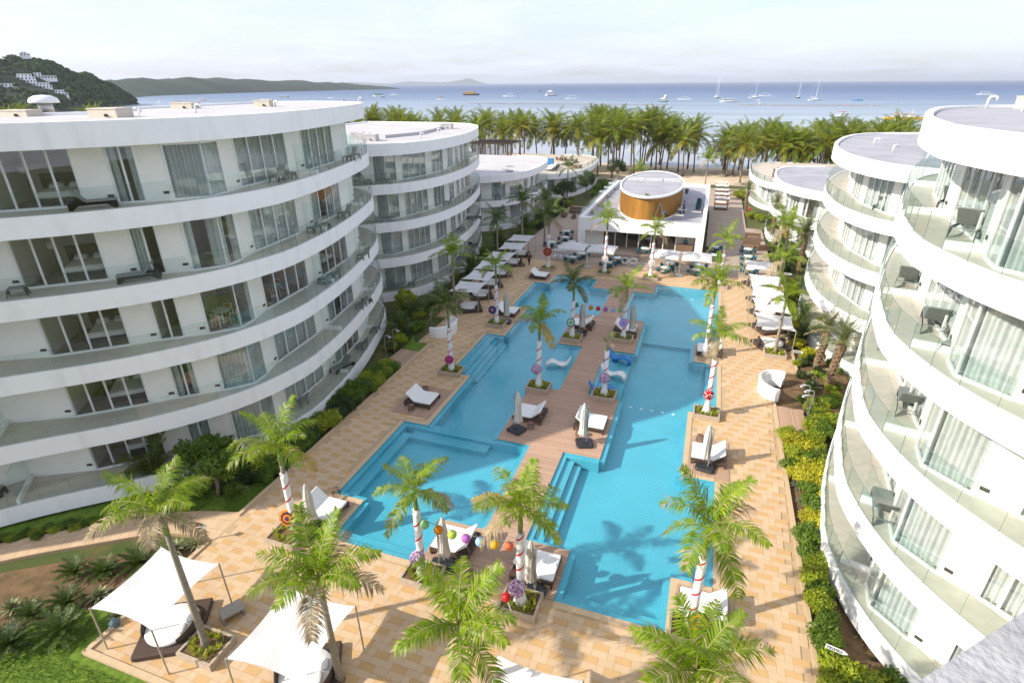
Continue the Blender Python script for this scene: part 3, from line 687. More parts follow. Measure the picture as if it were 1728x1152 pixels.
# ---------------------------------------------------------------- restaurant with oval pavilion on its roof
def restaurant():
    B = thing('restaurant', 'flat roofed white poolside restaurant with dark glass front', 'building', (-7.7, 72.5, 0))
    o = Vector((-7.7, 72.5, 0))
    def part(name, mb, m): 
        x = mb.build(name, m, B); x.location = -o; return x
    x0, x1, y0, y1 = -15.7, .35, 72.5, 104.
    b = MB(); b.box(x0+.002, x1-.002, y0+.002, y1-.002, 2.75, 3.9); 
    part('roof_slab', b, [ROOFG])
    b = MB(); w = .5
    b.box(x0, x1, y0, y0+w, 2.7, 4.4); b.box(x0, x1, y1-w, y1, 2.7, 4.4); b.box(x0, x0+w, y0+w, y1-w, 2.7, 4.398); b.box(x1-w, x1, y0+w, y1-w, 2.7, 4.398)
    part('parapet', b, WHITE)
    b = MB()
    for k in range(1, 9): b.box(x0+k*1.8, x0+k*1.8+.015, y0-.004, y0, 2.72, 4.38)
    part('panel_joint', b, flat('joint_grey', (.45, .45, .45)))
    for xa, xb in ((x0, x0+.95), (x1-.95, x1)):
        b = MB(); b.box(xa, xb, y0+.003, y0+1.6, 0, 2.699); part('pillar', b, WHITE)
    b = MB(); b.box(x0+.95, x0+3.2, y0+1.3, y0+1.5, .14, 2.7); part('white_wall', b, WALLW); b = MB(); b.box(x1-3.4, x1-.95, y0+2.2, y0+2.4, .14, 2.7); part('white_wall', b, WALLW)
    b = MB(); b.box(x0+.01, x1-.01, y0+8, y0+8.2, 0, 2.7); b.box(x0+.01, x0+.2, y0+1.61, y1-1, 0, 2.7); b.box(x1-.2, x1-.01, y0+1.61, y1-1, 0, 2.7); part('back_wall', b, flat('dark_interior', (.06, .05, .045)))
    b = MB(); b.box(x0, x1, y0-.05, y0+8, .141, .44); part('floor', b, TILE2)
    xs = [x0+3.2+i*(x1-3.4-x0-3.2)/6 for i in range(7)]
    for i in range(7):
        b = MB(); b.box(xs[i]-.06, xs[i]+.06, y0+1.35, y0+1.47, .44, 2.7); part('mullion', b, FRAME)
        if i < 6: b = MB(); b.box(xs[i]+.06, xs[i+1]-.06, y0+1.4, y0+1.415, .44, 2.7); part('pane', b, PANE)
    b = MB(); b.box(x0+.05, x0+.06, y0+.5, y1-.5, 4.41, 5.2); part('glass_balustrade', b, RAILG)
    b = MB(); b.box(x1-3.2, x1-1.2, y0+.9, y0+1.5, .44, 1.4); part('bar_counter', b, BROWNW)
restaurant()
def oval():
    B = thing('oval_pavilion', 'oval pavilion clad in golden vertical timber slats on the restaurant roof', 'pavilion', (-7.8, 86.3, 3.9), R(2))
    n = 104; ax, ay = 4.35, 11.7
    b = MB(); b.lathe([(1, 0), (1, 2.95)], (0, 0, 0), 96, 0, ax-.15, ay-.15); b.build('wall', flat('oval_backing', (.10, .045, .012)), B)
    b = MB()
    for i in range(n*2):
        t = 2*math.pi*i/(n*2); x, y = ax*math.cos(t), ay*math.sin(t); nx, ny = math.cos(t)/ax, math.sin(t)/ay; a = math.atan2(ny, nx)
        b.obox((x, y, 1.5), (.18, .13, 3.0), (0, rnd.uniform(-.004, .004), a))
    stuff(b.build('slat', OVALW, B))
    b = MB(); b.lathe([(1.03, 2.95), (1.045, 3.0), (1.045, 3.22), (1.0, 3.24), (.985, 3.16)], (0, 0, 0), 96, 0, ax, ay); b.f = b.f[:-2]; b.m = b.m[:-2]; b.build('roof_rim', WHITE, B, True)
    b = MB(); b.lathe([(.985, 3.02), (.985, 3.10)], (0, 0, 0), 96, 0, ax, ay); b.build('roof', ROOFG, B)
    b = MB(); b.lathe([(1.04, 0), (1.04, .1)], (0, 0, -.0), 96, 0, ax, ay); b.build('base_ring', WHITE, B)
    b = MB(); b.box(-1.3, 1.3, 1.6, 4.2, 3.1, 3.2); b.build('roof_hatch', ROOFW, B)
    for sx in (-1, 1):
        b = MB(); x = sx*1.5
        for k in range(6): b.bar((x, 1.9, 3.12), (x, 2.0, 3.5), .05, .05); x2 = x+sx*.42; b.bar((x, 1.95, 3.12 if k % 2 else 3.5), (x2, 1.95, 3.5 if k % 2 else 3.12), .05, .05); x = x2
        b.bar((sx*1.5, 1.95, 3.5), (x, 1.95, 3.5), .06, .06); b.bar((sx*1.5, 1.95, 3.14), (x, 1.95, 3.14), .06, .06); b.build('truss', PIPE, B)
    b = MB(); b.box(-.25, .25, -10.9, -10.6, 3.2, 3.4); b.build('roof_lamp', flat('planter_green', (.15, .16, .05)), B)
oval()
def camera_parapet():
    b = MB(); d = Vector((.72, .694, 0)).normalized(); n = Vector((d.y, -d.x, 0)); a = Vector((1.0, 1.5, 0))-d*5.5; c = a+d*11
    P = [a, c, c+n*.9, a+n*.9]; b.prism([(p.x, p.y) for p in P], 0, 19.15)
    o = b.build('roof_parapet', CONC); tag(o, 'rough grey stucco parapet in the near bottom right corner', 'parapet')
camera_parapet()
# ---------------------------------------------------------------- palms
def frond_into(b, L, e0, bend, pairs, lmax, seed, droop=.9, width=.035, az=0., base=(0, 0, 0), m=0, mr=1, side=1., plum=.5, twist=0., tip=None, tipw=1.):
    r = random.Random(seed); n = 11; pts = []; p = Vector((0, 0, 0)); ca, sa = math.cos(az), math.sin(az); tw = r.uniform(-.25, .25)+twist
    dirs = []
    for i in range(n+1):
        t = i/n; e = e0-bend*t**1.35; d = Vector((math.cos(e), tw*t*t*.6, math.sin(e))).normalized(); dirs.append(d); pts.append(p.copy()); p = p+d*(L/n)
    B = Vector(base); rot = lambda v: Vector((v.x*ca-v.y*sa, v.x*sa+v.y*ca, v.z))
    P = [B+rot(q) for q in pts]; D = [rot(d) for d in dirs]
    b.tube(P, [max(.006, .028*(1-i/n)*L/2.2+.004) for i in range(n+1)], 4, False, mr)
    for k in range(pairs):
        t = .10+.89*(k+r.uniform(-.3, .3))/pairs; f = min(max(t, 0), .999)*n; i = int(f); q = P[i].lerp(P[i+1], f-i); d = D[i].lerp(D[i+1], f-i).normalized()
        if r.random() < .05: continue
        cl = noise.noise(Vector((k*.23, seed*1.7, 0)))*.5
        l = lmax*(.45+.55*math.sin(min(1, t*1.9)*math.pi/2))*(1 if t < .55 else 1-.72*((t-.55)/.45)**1.3)*r.uniform(.72, 1.15)
        s = d.cross(Vector((0, 0, 1))); s = s.normalized() if s.length > .05 else rot(Vector((0, 1, 0)))
        u = s.cross(d).normalized()
        for sg in (1, -1):
            fw = .35+.55*t+r.uniform(-.16, .16)+cl*.4; up = (r.uniform(-.25, .35)+cl*.7)*plum*2
            d1 = (s*sg+d*fw+u*up).normalized(); dn = Vector((0, 0, -1))
            a = q; c = a+d1*l*.45; d2 = (d1+dn*droop*r.uniform(.6, 1.2)).normalized(); e = c+d2*l*.55
            w = d.cross(d1).cross(d1).normalized()*width*.5*r.uniform(.8, 1.15)
            b.add([a-w*.6, a+w*.6, c+w, c-w, e], [(0, 1, 2, 3), (3, 2, 4)], (tip if tip is not None and r.random() < .04+.22*max(0, t-.55)*2*tipw else m))
FR = {}
def frond_mesh(kind, cls, var, leaf):
    k = (kind, cls, var, leaf.name)
    if k not in FR:
        b = MB(); sd = hash((kind, cls, var)) % 9999 if False else (len(kind)*131+cls*17+var*7)
        e0, bend = [(R(76), R(50)), (R(52), R(78)), (R(24), R(80)), (R(-8), R(62))][cls]; r = random.Random(sd); e0 += r.uniform(-.12, .12); bend += r.uniform(-.15, .15)
        if kind == 'pool': frond_into(b, 2.25, e0, bend, 50, .68, sd, .8, .047, tip=2, tipw=(.2, .5, 1, 1.6)[cls])
        elif kind == 'date': frond_into(b, 2.0, e0+.1, bend*.75, 58, .34, sd, .25, .024, plum=.9)
        elif kind == 'areca': frond_into(b, 2.0, e0, bend, 36, .5, sd, .5, .04)
        FR[k] = b.mesh('frond', [leaf, flat('frond_stem', (.24, .27, .06), .5), DRY])
    return FR[k]
def crown_fronds(T, kind, h, n, leaf, seed, scale=1., dry=0, yellow=0, classes=(0, 1, 2, 3), lean=(0, 0)):
    r = random.Random(seed)
    for i in range(n):
        f = i/max(1, n-1); c = classes[min(len(classes)-1, int(f*len(classes)*.999))]
        lf = leaf
        if c >= 2 and r.random() < dry: lf = DRY
        elif c == 3 and r.random() < .3: lf = DRY
        elif c >= 2 and r.random() < yellow: lf = YELL
        s = scale*r.uniform(.88, 1.1)
        link('frond', frond_mesh(kind, c, r.randrange(3), lf), T, (lean[0], lean[1], h+.05*(3-c)), (r.uniform(-.06, .06), r.uniform(-.06, .06), i*2.39996+seed*1.3+r.uniform(-.25, .25)), s)
def pool_palm(label, x, y, h, seed, wrap=None, bare=False, leaf=None, n=12, scale=1., dry=.08, yellow=.04, group=None, lean=(0, 0), classes=(0, 1, 1, 2, 2, 3)):
    T = thing('palm_tree', label, 'palm tree', (x, y, 0), 0, group); r = random.Random(seed)
    b = MB(); k = 8; sh = h-.95; lx, ly = lean
    pts = [(lx*(t/k)**1.5, ly*(t/k)**1.5, sh*t/k-.05) for t in range(k+1)]
    b.tube(pts, [.15-.055*(t/k)+(.07 if t == 0 else 0) for t in range(k+1)], 10); b.build('trunk', TRUNK, T, True)
    b = MB(); b.tube([(lx, ly, sh-.05), (lx, ly, sh+.2), (lx, ly, sh+.7), (lx, ly, h+.1)], [.10, .115, .085, .05], 10); b.build('crownshaft', CSHAFT, T, True)
    if wrap:
        b = MB(); z0 = .12; m = 12
        P = [(lx*((z0+(wrap-z0)*t/m)/sh)**1.5, ly*((z0+(wrap-z0)*t/m)/sh)**1.5, z0+(wrap-z0)*t/m) for t in range(m+1)]
        b.tube(P, [.17 if t > 2 else (.36, .27, .2)[t] for t in range(m+1)], 14); w = b.build('trunk_wrap', WRAP, T, True)
        b = MB(); turns = wrap/.95; N = int(turns*22); hp = []
        for i in range(N):
            t = i/(N-1); z = .55+(wrap-.56)*t; a = t*turns*2*math.pi+seed; q = (z/sh)**1.5
            hp.append((Vector((lx*q+.178*math.cos(a), ly*q+.178*math.sin(a), z-.05)), Vector((lx*q+.178*math.cos(a), ly*q+.178*math.sin(a), z+.05))))
        b.add([v for pr in hp for v in pr], [(2*i, 2*i+2, 2*i+3, 2*i+1) for i in range(N-1)]); b.build('ribbon', RED, w)
    crown_fronds(T, 'pool', h, max(3, n-1), leaf or LEAF, seed, scale*.97, dry, yellow, classes, lean)
    return T
pool_palm('bare grey trunked palm rising over the leftmost sail canopy', -16.5, 10.1, 7.1, 1, n=13, dry=.45, yellow=.1, scale=1.0)
pool_palm('bare trunked palm with half dry fronds in front of the second sail canopy', -10.75, 10.75, 5.2, 2, n=14, dry=.5, yellow=.15, scale=1.12, classes=(0, 1, 1, 2, 2))
pool_palm('cloth wrapped palm at the left near pool corner beside the lantern string', -10.0, 16.1, 4.95, 3, wrap=4.0, n=11)
pool_palm('cloth wrapped palm at the right end of the near lantern string', -5.3, 16.1, 5.3, 4, wrap=4.1, n=13, scale=1.08)
pool_palm('cloth wrapped palm beside the lounger at the near right pool corner', 1.7, 17.3, 5.5, 5, wrap=3.9, n=12, scale=1.15)
pool_palm('cloth wrapped palm on the left deck near the hedge and striped parasol', -17.5, 16.7, 5.1, 6, wrap=3.6, n=13, scale=1.1, yellow=.2)
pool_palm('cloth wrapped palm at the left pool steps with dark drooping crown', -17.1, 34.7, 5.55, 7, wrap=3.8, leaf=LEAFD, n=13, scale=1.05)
pool_palm('cloth wrapped palm on the left deck beyond the white curved screen', -17.0, 44.6, 5.6, 8, wrap=3.9, n=12)
pool_palm('cloth wrapped palm on the left of the central boardwalk above the white water lounger', -9.9, 34.4, 5.25, 9, wrap=3.9, n=11)
pool_palm('withered wrapped palm with almost no fronds on the boardwalk', -5.1, 34.7, 4.2, 10, wrap=3.7, n=4, dry=.8, yellow=.3, scale=.42, classes=(0, 1, 2))
pool_palm('cloth wrapped palm with red flower on the right deck by the closed parasol', 1.9, 34.5, 5.8, 11, wrap=4.2, n=11, scale=.95)
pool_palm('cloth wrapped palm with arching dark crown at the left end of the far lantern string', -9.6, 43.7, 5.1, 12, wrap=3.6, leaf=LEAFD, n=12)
pool_palm('cloth wrapped palm at the right end of the far lantern string', -5.3, 45.0, 4.7, 13, wrap=3.5, n=10)
pool_palm('cloth wrapped palm on the small right platform between the pool bays', 1.6, 43.9, 6.3, 14, wrap=4.5, n=12, scale=1.1)
pool_palm('cloth wrapped palm at the far right pool corner by the open parasols', 2.6, 62.2, 5.2, 15, wrap=3.7, n=11)
pool_palm('cloth wrapped palm left of the white glasses before the restaurant', -10.2, 62.6, 6.4, 16, wrap=4.6, n=13, scale=1.1)
pool_palm('cloth wrapped palm right of the white glasses before the restaurant', -4.9, 62.7, 5.6, 17, wrap=4.2, n=11)
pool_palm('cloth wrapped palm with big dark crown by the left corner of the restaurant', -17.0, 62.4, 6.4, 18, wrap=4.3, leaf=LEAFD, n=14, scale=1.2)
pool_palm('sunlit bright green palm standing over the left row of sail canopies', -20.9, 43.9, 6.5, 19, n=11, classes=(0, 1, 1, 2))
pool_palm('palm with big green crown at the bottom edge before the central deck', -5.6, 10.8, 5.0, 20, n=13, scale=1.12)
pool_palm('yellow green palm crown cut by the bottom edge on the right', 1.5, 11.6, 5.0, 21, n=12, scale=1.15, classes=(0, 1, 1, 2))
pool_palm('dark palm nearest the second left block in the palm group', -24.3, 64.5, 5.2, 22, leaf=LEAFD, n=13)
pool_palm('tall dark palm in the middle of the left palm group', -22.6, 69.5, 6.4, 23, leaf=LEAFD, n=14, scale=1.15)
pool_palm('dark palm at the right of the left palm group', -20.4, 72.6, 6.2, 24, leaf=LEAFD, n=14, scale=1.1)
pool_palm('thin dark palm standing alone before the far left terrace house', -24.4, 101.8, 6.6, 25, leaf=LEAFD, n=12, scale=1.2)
pool_palm('bare trunked palm beside the nearest right daybed', 7.0, 45.8, 5.1, 26, n=11, scale=.95)
pool_palm('palm rising between the right sail canopies', 7.8, 56.5, 5.2, 27, n=11, scale=1.1)
pool_palm('lime green palm behind the teal chairs on the right', 9.2, 68.5, 5.6, 28, n=13, scale=1.15)
pool_palm('lime green palm beside the right plaza planting', 9.6, 77, 4.4, 29, n=12, scale=1.1)
pool_palm('small palm at the beach end of the restaurant, left', -13.2, 116, 4.6, 30, n=12, scale=1.2)
pool_palm('small palm at the beach end of the restaurant, right', -.7, 131, 5.4, 31, n=14, scale=1.3)
def date_palm(label, x, y, h, seed, scale=1.):
    T = thing('date_palm', label, 'palm tree', (x, y, 0), 0, None); b = MB(); r = random.Random(seed); k = 14
    pts = [(.12*math.sin(t*.35+seed), .1*math.sin(t*.3), h*t/k-.15) for t in range(k+1)]
    b.tube(pts, [.24+(.03 if t % 2 else -.02)+(.06 if t > k-3 else 0) for t in range(k+1)], 9)
    for t in range(70):
        z = h*(.05+.95*t/70); a = t*2.4; b.obox((.25*math.cos(a), .25*math.sin(a), z), (.09, .1, .12), (0, .5, a))
    b.build('trunk', mat('date_trunk_%d' % seed, (.15, .095, .055), (.26, .18, .11), rough=.95, scale=12) if 'date_trunk' not in MATS else MATS['date_trunk'], T)
    crown_fronds(T, 'date', h, 24, LEAFB, seed, scale, .12, 0, (0, 0, 1, 1, 2, 2, 3), (.12*math.sin(k*.35+seed), .1*math.sin(k*.3)))
date_palm('date palm with leaning brown trunk close to the right block', 10.4, 41.3, 3.7, 41, 1.0)
date_palm('slimmer date palm behind the leaning one on the right', 10.1, 44.8, 3.1, 42, .9)
date_palm('date palm between the hedges before the second right block', 11.4, 70.6, 4.6, 43, 1.0)
date_palm('small date palm near the low right block', 9.6, 87, 4.8, 44, .85)
date_palm('small date palm beside the far right terrace house', 6.6, 104, 3.6, 45, .95)
# ---- coconut palms on the beach
CRN, CTR = [], []
LEAFY = mat('coconut_leaf_old', (.13, .15, .012), (.26, .25, .02), rough=.42, scale=.6, trans=.4, tcol=(.42, .38, .02), rand=.25)
LEAFK = mat('coconut_leaf_dark', (.025, .055, .008), (.06, .10, .012), rough=.42, scale=.6, trans=.25, rand=.3)
for v in range(6):
    b = MB(); r = random.Random(60+v)
    for i in range(25):
        f = i/24; e0 = R(84)-R(104)*f**1.05; frond_into(b, r.uniform(3.9, 4.8)*(1-.12*(f < .2)), e0, R(50)+R(34)*f+r.uniform(-.2, .2), 30, .92, v*50+i, 1.0, .10, az=i*2.4+v+r.uniform(-.35, .35), m=0 if f < .35 else (2 if r.random() < .10+.32*f else 0 if r.random() < .65 else 3), mr=1, plum=.3)
    CRN.append(b.mesh('crown', [LEAFC, flat('coconut_stem', (.34, .30, .05)), LEAFY, LEAFK]))
    b = MB(); r = random.Random(v); lx, ly = r.uniform(-1.2, 1.2), r.uniform(-.8, .8); k = 8
    b.tube([(lx*((t/k)**1.4-1), ly*((t/k)**1.4-1), 9*(t/k-1)) for t in range(k+1)], [.2-.06*t/k+(.08 if t == 0 else 0) for t in range(k+1)], 8); CTR.append(b.mesh('trunk', TRUNKB, True))
def beach_palms():
    r = random.Random(5); n = 0
    spots = []
    for row, (y, step, off) in enumerate(((140.5, 5.0, 0), (147, 4.2, 2.2), (153.5, 4.2, 1.), (160, 4.6, 3.4), (165, 5.0, 0.8))):
        x = -98+off
        while x < 66:
            if not (-4.2 < x < .2 and True) and not (row == 0 and -14 < x < 6) and not (x < -36 and row >= 3):
                spots.append((x+r.uniform(-1.7, 1.7), y+r.uniform(-2.6, 2.6)))
            x += step*(1.35 if x > 30 or x < -40 else 1)
    for x, y in spots:
        h = (9.4 if x < -14 else 8.0 if x < -4 else 7.0 if x < 32 else 7.8)+r.uniform(-1.2, 2.0)+.3
        T = thing('coconut_palm', 'coconut palm in the dense row along the beach', 'palm tree', (x, y, -.5), 0, 'coconut palms along the beach'); s = r.uniform(1.2, 1.5); a = r.uniform(0, 6.28)
        link('trunk', r.choice(CTR), T, (0, 0, h), (0, 0, a), (1, 1, h/9)); link('crown', r.choice(CRN), T, (0, 0, h), (0, 0, r.uniform(0, 6.28)), s)
beach_palms()
for i, (x, y, h) in enumerate(((-165, 98.8, 13.5), (-186, 115, 14), (-181, 117.5, 13.2), (-158, 113, 13.4), (-164, 120, 13.8), (-152, 117, 13.3))):
    T = thing('coconut_palm', 'palm top peeking over the near left roof, %s from the left edge' % ('first', 'second', 'third', 'fourth', 'fifth', 'sixth')[i], 'palm tree', (x, y, -.3), 0, 'palms behind the near left roof'); link('trunk', CTR[i], T, (0, 0, h), (0, 0, i), (1, 1, h/9)); link('crown', CRN[i], T, (0, 0, h), (0, 0, i*1.1), .95)
# ---------------------------------------------------------------- shrubs, agaves, cycads
def leafball(b, c, rad, n, size, seed, m=0, flat_=.8, up=.4):
    r = random.Random(seed)
    for _ in range(n):
        while True:
            p = Vector((r.uniform(-1, 1), r.uniform(-1, 1), r.uniform(-.9, 1)))
            if .30 < p.length < 1: break
        q = p.normalized()*(p.length**.45)
        lump = .78+.30*noise.noise(q*2.3+Vector((seed*3.1, 0, 0)))
        q = Vector((q.x*rad[0], q.y*rad[1], q.z*rad[2]))*lump+Vector(c)
        d = (p.normalized()+Vector((r.uniform(-.9, .9), r.uniform(-.9, .9), r.uniform(-.3, .9)*up*2))).normalized(); s = d.orthogonal().normalized(); s.rotate(Matrix.Rotation(r.uniform(0, 6.28), 3, d)); t = d.cross(s)
        l = size*r.uniform(.6, 1.3); w = l*.42
        b.add([q, q+s*l*.5+t*w*.5, q+s*l+d*l*.12, q+s*l*.5-t*w*.5], [(0, 1, 2, 3)], m)
SHM = {}
def shrub_mesh(kind, var):
    k = (kind, var)
    if k not in SHM:
        b = MB(); ks = ('green', 'lime', 'yellow', 'deep'); i = ks.index(kind); sd = i*10+var; r = random.Random(sd)
        leafball(b, (0, 0, .55), (.62, .62, .55), 520, .17, sd, 0)
        for j in range(4): a = j*1.6+var; leafball(b, (.42*math.cos(a), .42*math.sin(a), .45+.25*r.random()), (.36, .36, .34), 190, .15, sd*7+j, 0)
        for j in range(5): a = j*1.26; b.tube([(0, 0, -.1), (.12*math.cos(a), .12*math.sin(a), .35), (.35*math.cos(a), .35*math.sin(a), .75)], [.03, .02, .008], 4, False, 1)
        SHM[k] = b.mesh('shrub', [SHR[i], TRUNKB])
    return SHM[k]
def shrub(kind, x, y, s, label, group, zs=1., z=-.15):
    o = link('shrub', shrub_mesh(kind, rnd.randrange(3)), None, (x, y, z), (0, 0, rnd.uniform(0, 6.28)), (s*rnd.uniform(.9, 1.15), s*rnd.uniform(.9, 1.15), s*zs*rnd.uniform(.85, 1.15)))
    return tag(o, label, 'shrub', group)
def hedge_right():
    y = 9.0
    while y < 33.4:
        fx = 8.2 if y > 16 else 10.2-(16-y)*-.1
        w = max(8.0 if 17 < y < 26 else 8.9, 0) - 6.6
        for k in range(3):
            x = 6.95+k*.66+rnd.uniform(-.2, .2)
            if x > 7.35 and 17.5 < y < 25.0: continue
            kind = 'yellow' if (23.5 < y < 33 and rnd.random() < .5) else rnd.choice(('lime', 'lime', 'green'))
            if k == 0 and 26 < y < 29: continue
            shrub(kind, x, y+rnd.uniform(-.25, .25), rnd.uniform(.82, 1.05), 'yellow leaved shrub in the right garden bed' if kind == 'yellow' else ('lime green shrub in the right garden bed' if kind == 'lime' else 'darker green shrub in the right garden bed'), 'right garden hedge, '+kind)
        y += .78
    for k in range(20):
        x, y = rnd.uniform(8.3, 10.6), rnd.uniform(33.8, 40); x = max(x, 8.4) if x < 9.4+(y-34)*.35 else 9.0
        shrub('green' if rnd.random() < .6 else 'lime', x, y, rnd.uniform(.7, .95), 'clipped green shrub between the showers and the right block', 'right shrubs behind the showers')
    for k in range(32):
        y = rnd.uniform(46.5, 66); x = rnd.uniform(8.9, 11.6)
        shrub(rnd.choice(('green', 'lime', 'yellow', 'deep')), x, y, rnd.uniform(.55, .95), 'garden shrub behind the right row of sail canopies', 'right shrubs behind the canopies')
    for k in range(22):
        y = rnd.uniform(70, 92); x = rnd.uniform(9.3, 13)
        shrub(rnd.choice(('green', 'lime', 'deep')), x, y, rnd.uniform(.8, 1.3), 'green shrub along the right plaza before the low block', 'right shrubs along the plaza')
    for x, y, s in ((6.0, 118, 2.0), (7.4, 100, 1.3), (8.6, 98, 1.2), (9.8, 99, 1.1)): shrub('lime', x, y, s, 'big round lime shrub near the beach daybeds' if s > 1.8 else 'round green shrub near the man in red', 'shrubs near the beach daybeds' if s < 1.8 else None)
hedge_right()
def hedge_left():
    y = 19.8
    while y < 34.2:
        for k in range(2):
            x = -21.75-k*.7+rnd.uniform(-.15, .15)
            if x < -22.6 and 22 < y < 29: x = -22.1
            shrub(rnd.choice(('green', 'deep', 'green', 'lime')), x, y+rnd.uniform(-.2, .2), rnd.uniform(.8, 1.1), 'green shrub in the hedge under the near left block', 'left hedge')
        y += .6
    for k in range(26):
        x, y = rnd.uniform(-26.4, -23.6), rnd.uniform(36.5, 47.5)
        if x < -24.2-(y-36)*.1 and y < 43: x = -23.6
        shrub(rnd.choice(('green', 'deep', 'lime')), x, y, rnd.uniform(.5, .95), 'garden shrub between the two left blocks', 'left shrubs between the blocks')
    for k in range(30):
        y = rnd.uniform(48.5, 75); x = -25.6+rnd.uniform(0, 1.3)-max(0, (y-66)*.15)
        shrub(rnd.choice(('deep', 'green', 'deep')), x, y, rnd.uniform(.7, 1.1), 'dark shrub behind the left row of sail canopies', 'left shrubs behind the canopies')
    for k in range(24):
        y = rnd.uniform(76, 106); x = rnd.uniform(-25.6, -23.6)
        shrub(rnd.choice(('green', 'lime', 'deep')), x, y, rnd.uniform(.8, 1.4), 'green shrub before the low left block', 'left shrubs before the low block')
    for k in range(8):
        y = rnd.uniform(106, 126); x = rnd.uniform(-22.5, -19.5); shrub('green', x, y, rnd.uniform(1.0, 1.7), 'green shrub before the far left terrace house', 'left shrubs before the terrace house')
    for k in range(34):
        t = k/33; p = Vector((-33.5, 10.6, 0)).lerp(Vector((-25.4, 17.0, 0)), t); d = rnd.uniform(-.4, .35)
        shrub('green' if k % 3 else 'lime', p.x+.55*d+.6, p.y-.7*d-.75, rnd.uniform(.38, .52), 'low leafy plant in the strip beside the garden path', 'ground plants along the path', .8)
hedge_left()
def leafy_tree(label, x, y, h, s, kind, seed):
    T = thing('garden_tree', label, 'tree', (x, y, -.2)); r = random.Random(seed); b = MB(); lf = MB(); i = ('green', 'lime', 'yellow', 'deep').index(kind)
    b.tube([(0, 0, 0), (.08, .03, h*.25), (.0, .1, h*.45)], [.13, .1, .08], 7)
    for k in range(11):
        a = k*2.4; e = Vector((math.cos(a)*s*r.uniform(.5, .9), math.sin(a)*s*r.uniform(.5, .9), h*r.uniform(.55, .95)))
        b.tube([(0, .1, h*.42), (e.x*.5, e.y*.5+.05, h*.6), e], [.06, .04, .015], 5, False)
        leafball(lf, e, (s*.42, s*.42, s*.34), 300, .24, seed*20+k)
    leafball(lf, (0, 0, h*.8), (s*.5, s*.5, s*.4), 400, .22, seed*20+15)
    b.build('trunk', TRUNKB, T, True); lf.build('crown', SHR[i], T)
leafy_tree('low branching garden tree with glossy leaves by the left hedge', -23.4, 17.6, 3.0, 1.7, 'green', 3)
leafy_tree('second low leafy tree close to the near left block', -24.6, 18.6, 3.2, 1.4, 'green', 4)
leafy_tree('round lime tree between the two left blocks', -27.0, 45.5, 1.9, 1.0, 'lime', 5)
leafy_tree('dark broad tree beside the low left block', -23.9, 97, 5.2, 2.0, 'deep', 6)
leafy_tree('broad dark tree before the far left terrace house', -22.6, 110, 5.0, 1.8, 'deep', 7)
leafy_tree('dark tree standing at the beach end of the left walk', -19.5, 128, 5.6, 2.2, 'deep', 8)
def rosette(kind):
    b = MB(); r = random.Random(len(kind)*9)
    if kind == 'agave':
        for i in range(34):
            f = i/33; a = i*2.4; e = R(8)+R(74)*f; L = .62*(1-.35*f)*r.uniform(.9, 1.1); d = Vector((math.cos(a), math.sin(a), 0)); s = Vector((-d.y, d.x, 0)); P = []
            for k in range(5):
                t = k/4; p = d*(math.cos(e)*L*t)+Vector((0, 0, math.sin(e)*L*t-.16*t*t*(1-f)+.08)); w = (.035, .06, .055, .035, 0)[k]; P.append((p-s*w+Vector((0, 0, .02)), p+Vector((0, 0, 0)), p+s*w+Vector((0, 0, .02))))
            vs = [v for q in P for v in q]; b.add(vs, [f2 for k in range(4) for f2 in ((3*k, 3*k+1, 3*k+4, 3*k+3), (3*k+1, 3*k+2, 3*k+5, 3*k+4))])
    else:
        for i in range(34):
            f = i/33; frond_into(b, 1.0*r.uniform(.85, 1.1), R(12)+R(64)*f, R(44), 30, .17, i*3, .1, .026, az=i*2.4, base=(0, 0, .22), m=0, mr=0, plum=.6)
        b.tube([(0, 0, -.1), (0, 0, .25)], [.14, .1], 8, True, 1)
    return b
AGM = rosette('agave').mesh('agave', AGAV); AGV = rosette('agave').mesh('agave', VARI); CYC = rosette('cycad').mesh('cycad', [LEAFD, TRUNK])
def plant(me, name, x, y, s, label, group=None, z=-.13): return tag(link(name, me, None, (x, y, z), (0, 0, rnd.uniform(0, 6)), s), label, name, group)
for i, (x, y, s) in enumerate(((-25.4, 11.1, .9), (-24.1, 11.6, .9), (-22.9, 12.4, 1.15), (-24.0, 9.8, .95), (-24.9, 8.9, .85), (-22.7, 8.7, 1.25), (-24.2, 7.6, 1.1), (-25.9, 7.4, .9))):
    plant(CYC, 'cycad', x, y, s, ['small cycad in bare soil nearest the path', 'cycad between the path and the sail canopy corner', 'wide cycad behind the leftmost sail canopy', 'cycad in the middle of the soil bed', 'cycad at the edge of the lawn, left of the widest', 'widest cycad on the lawn left of the daybed platform', 'cycad low in the left corner of the lawn', 'cycad at the left edge of the picture'][i])
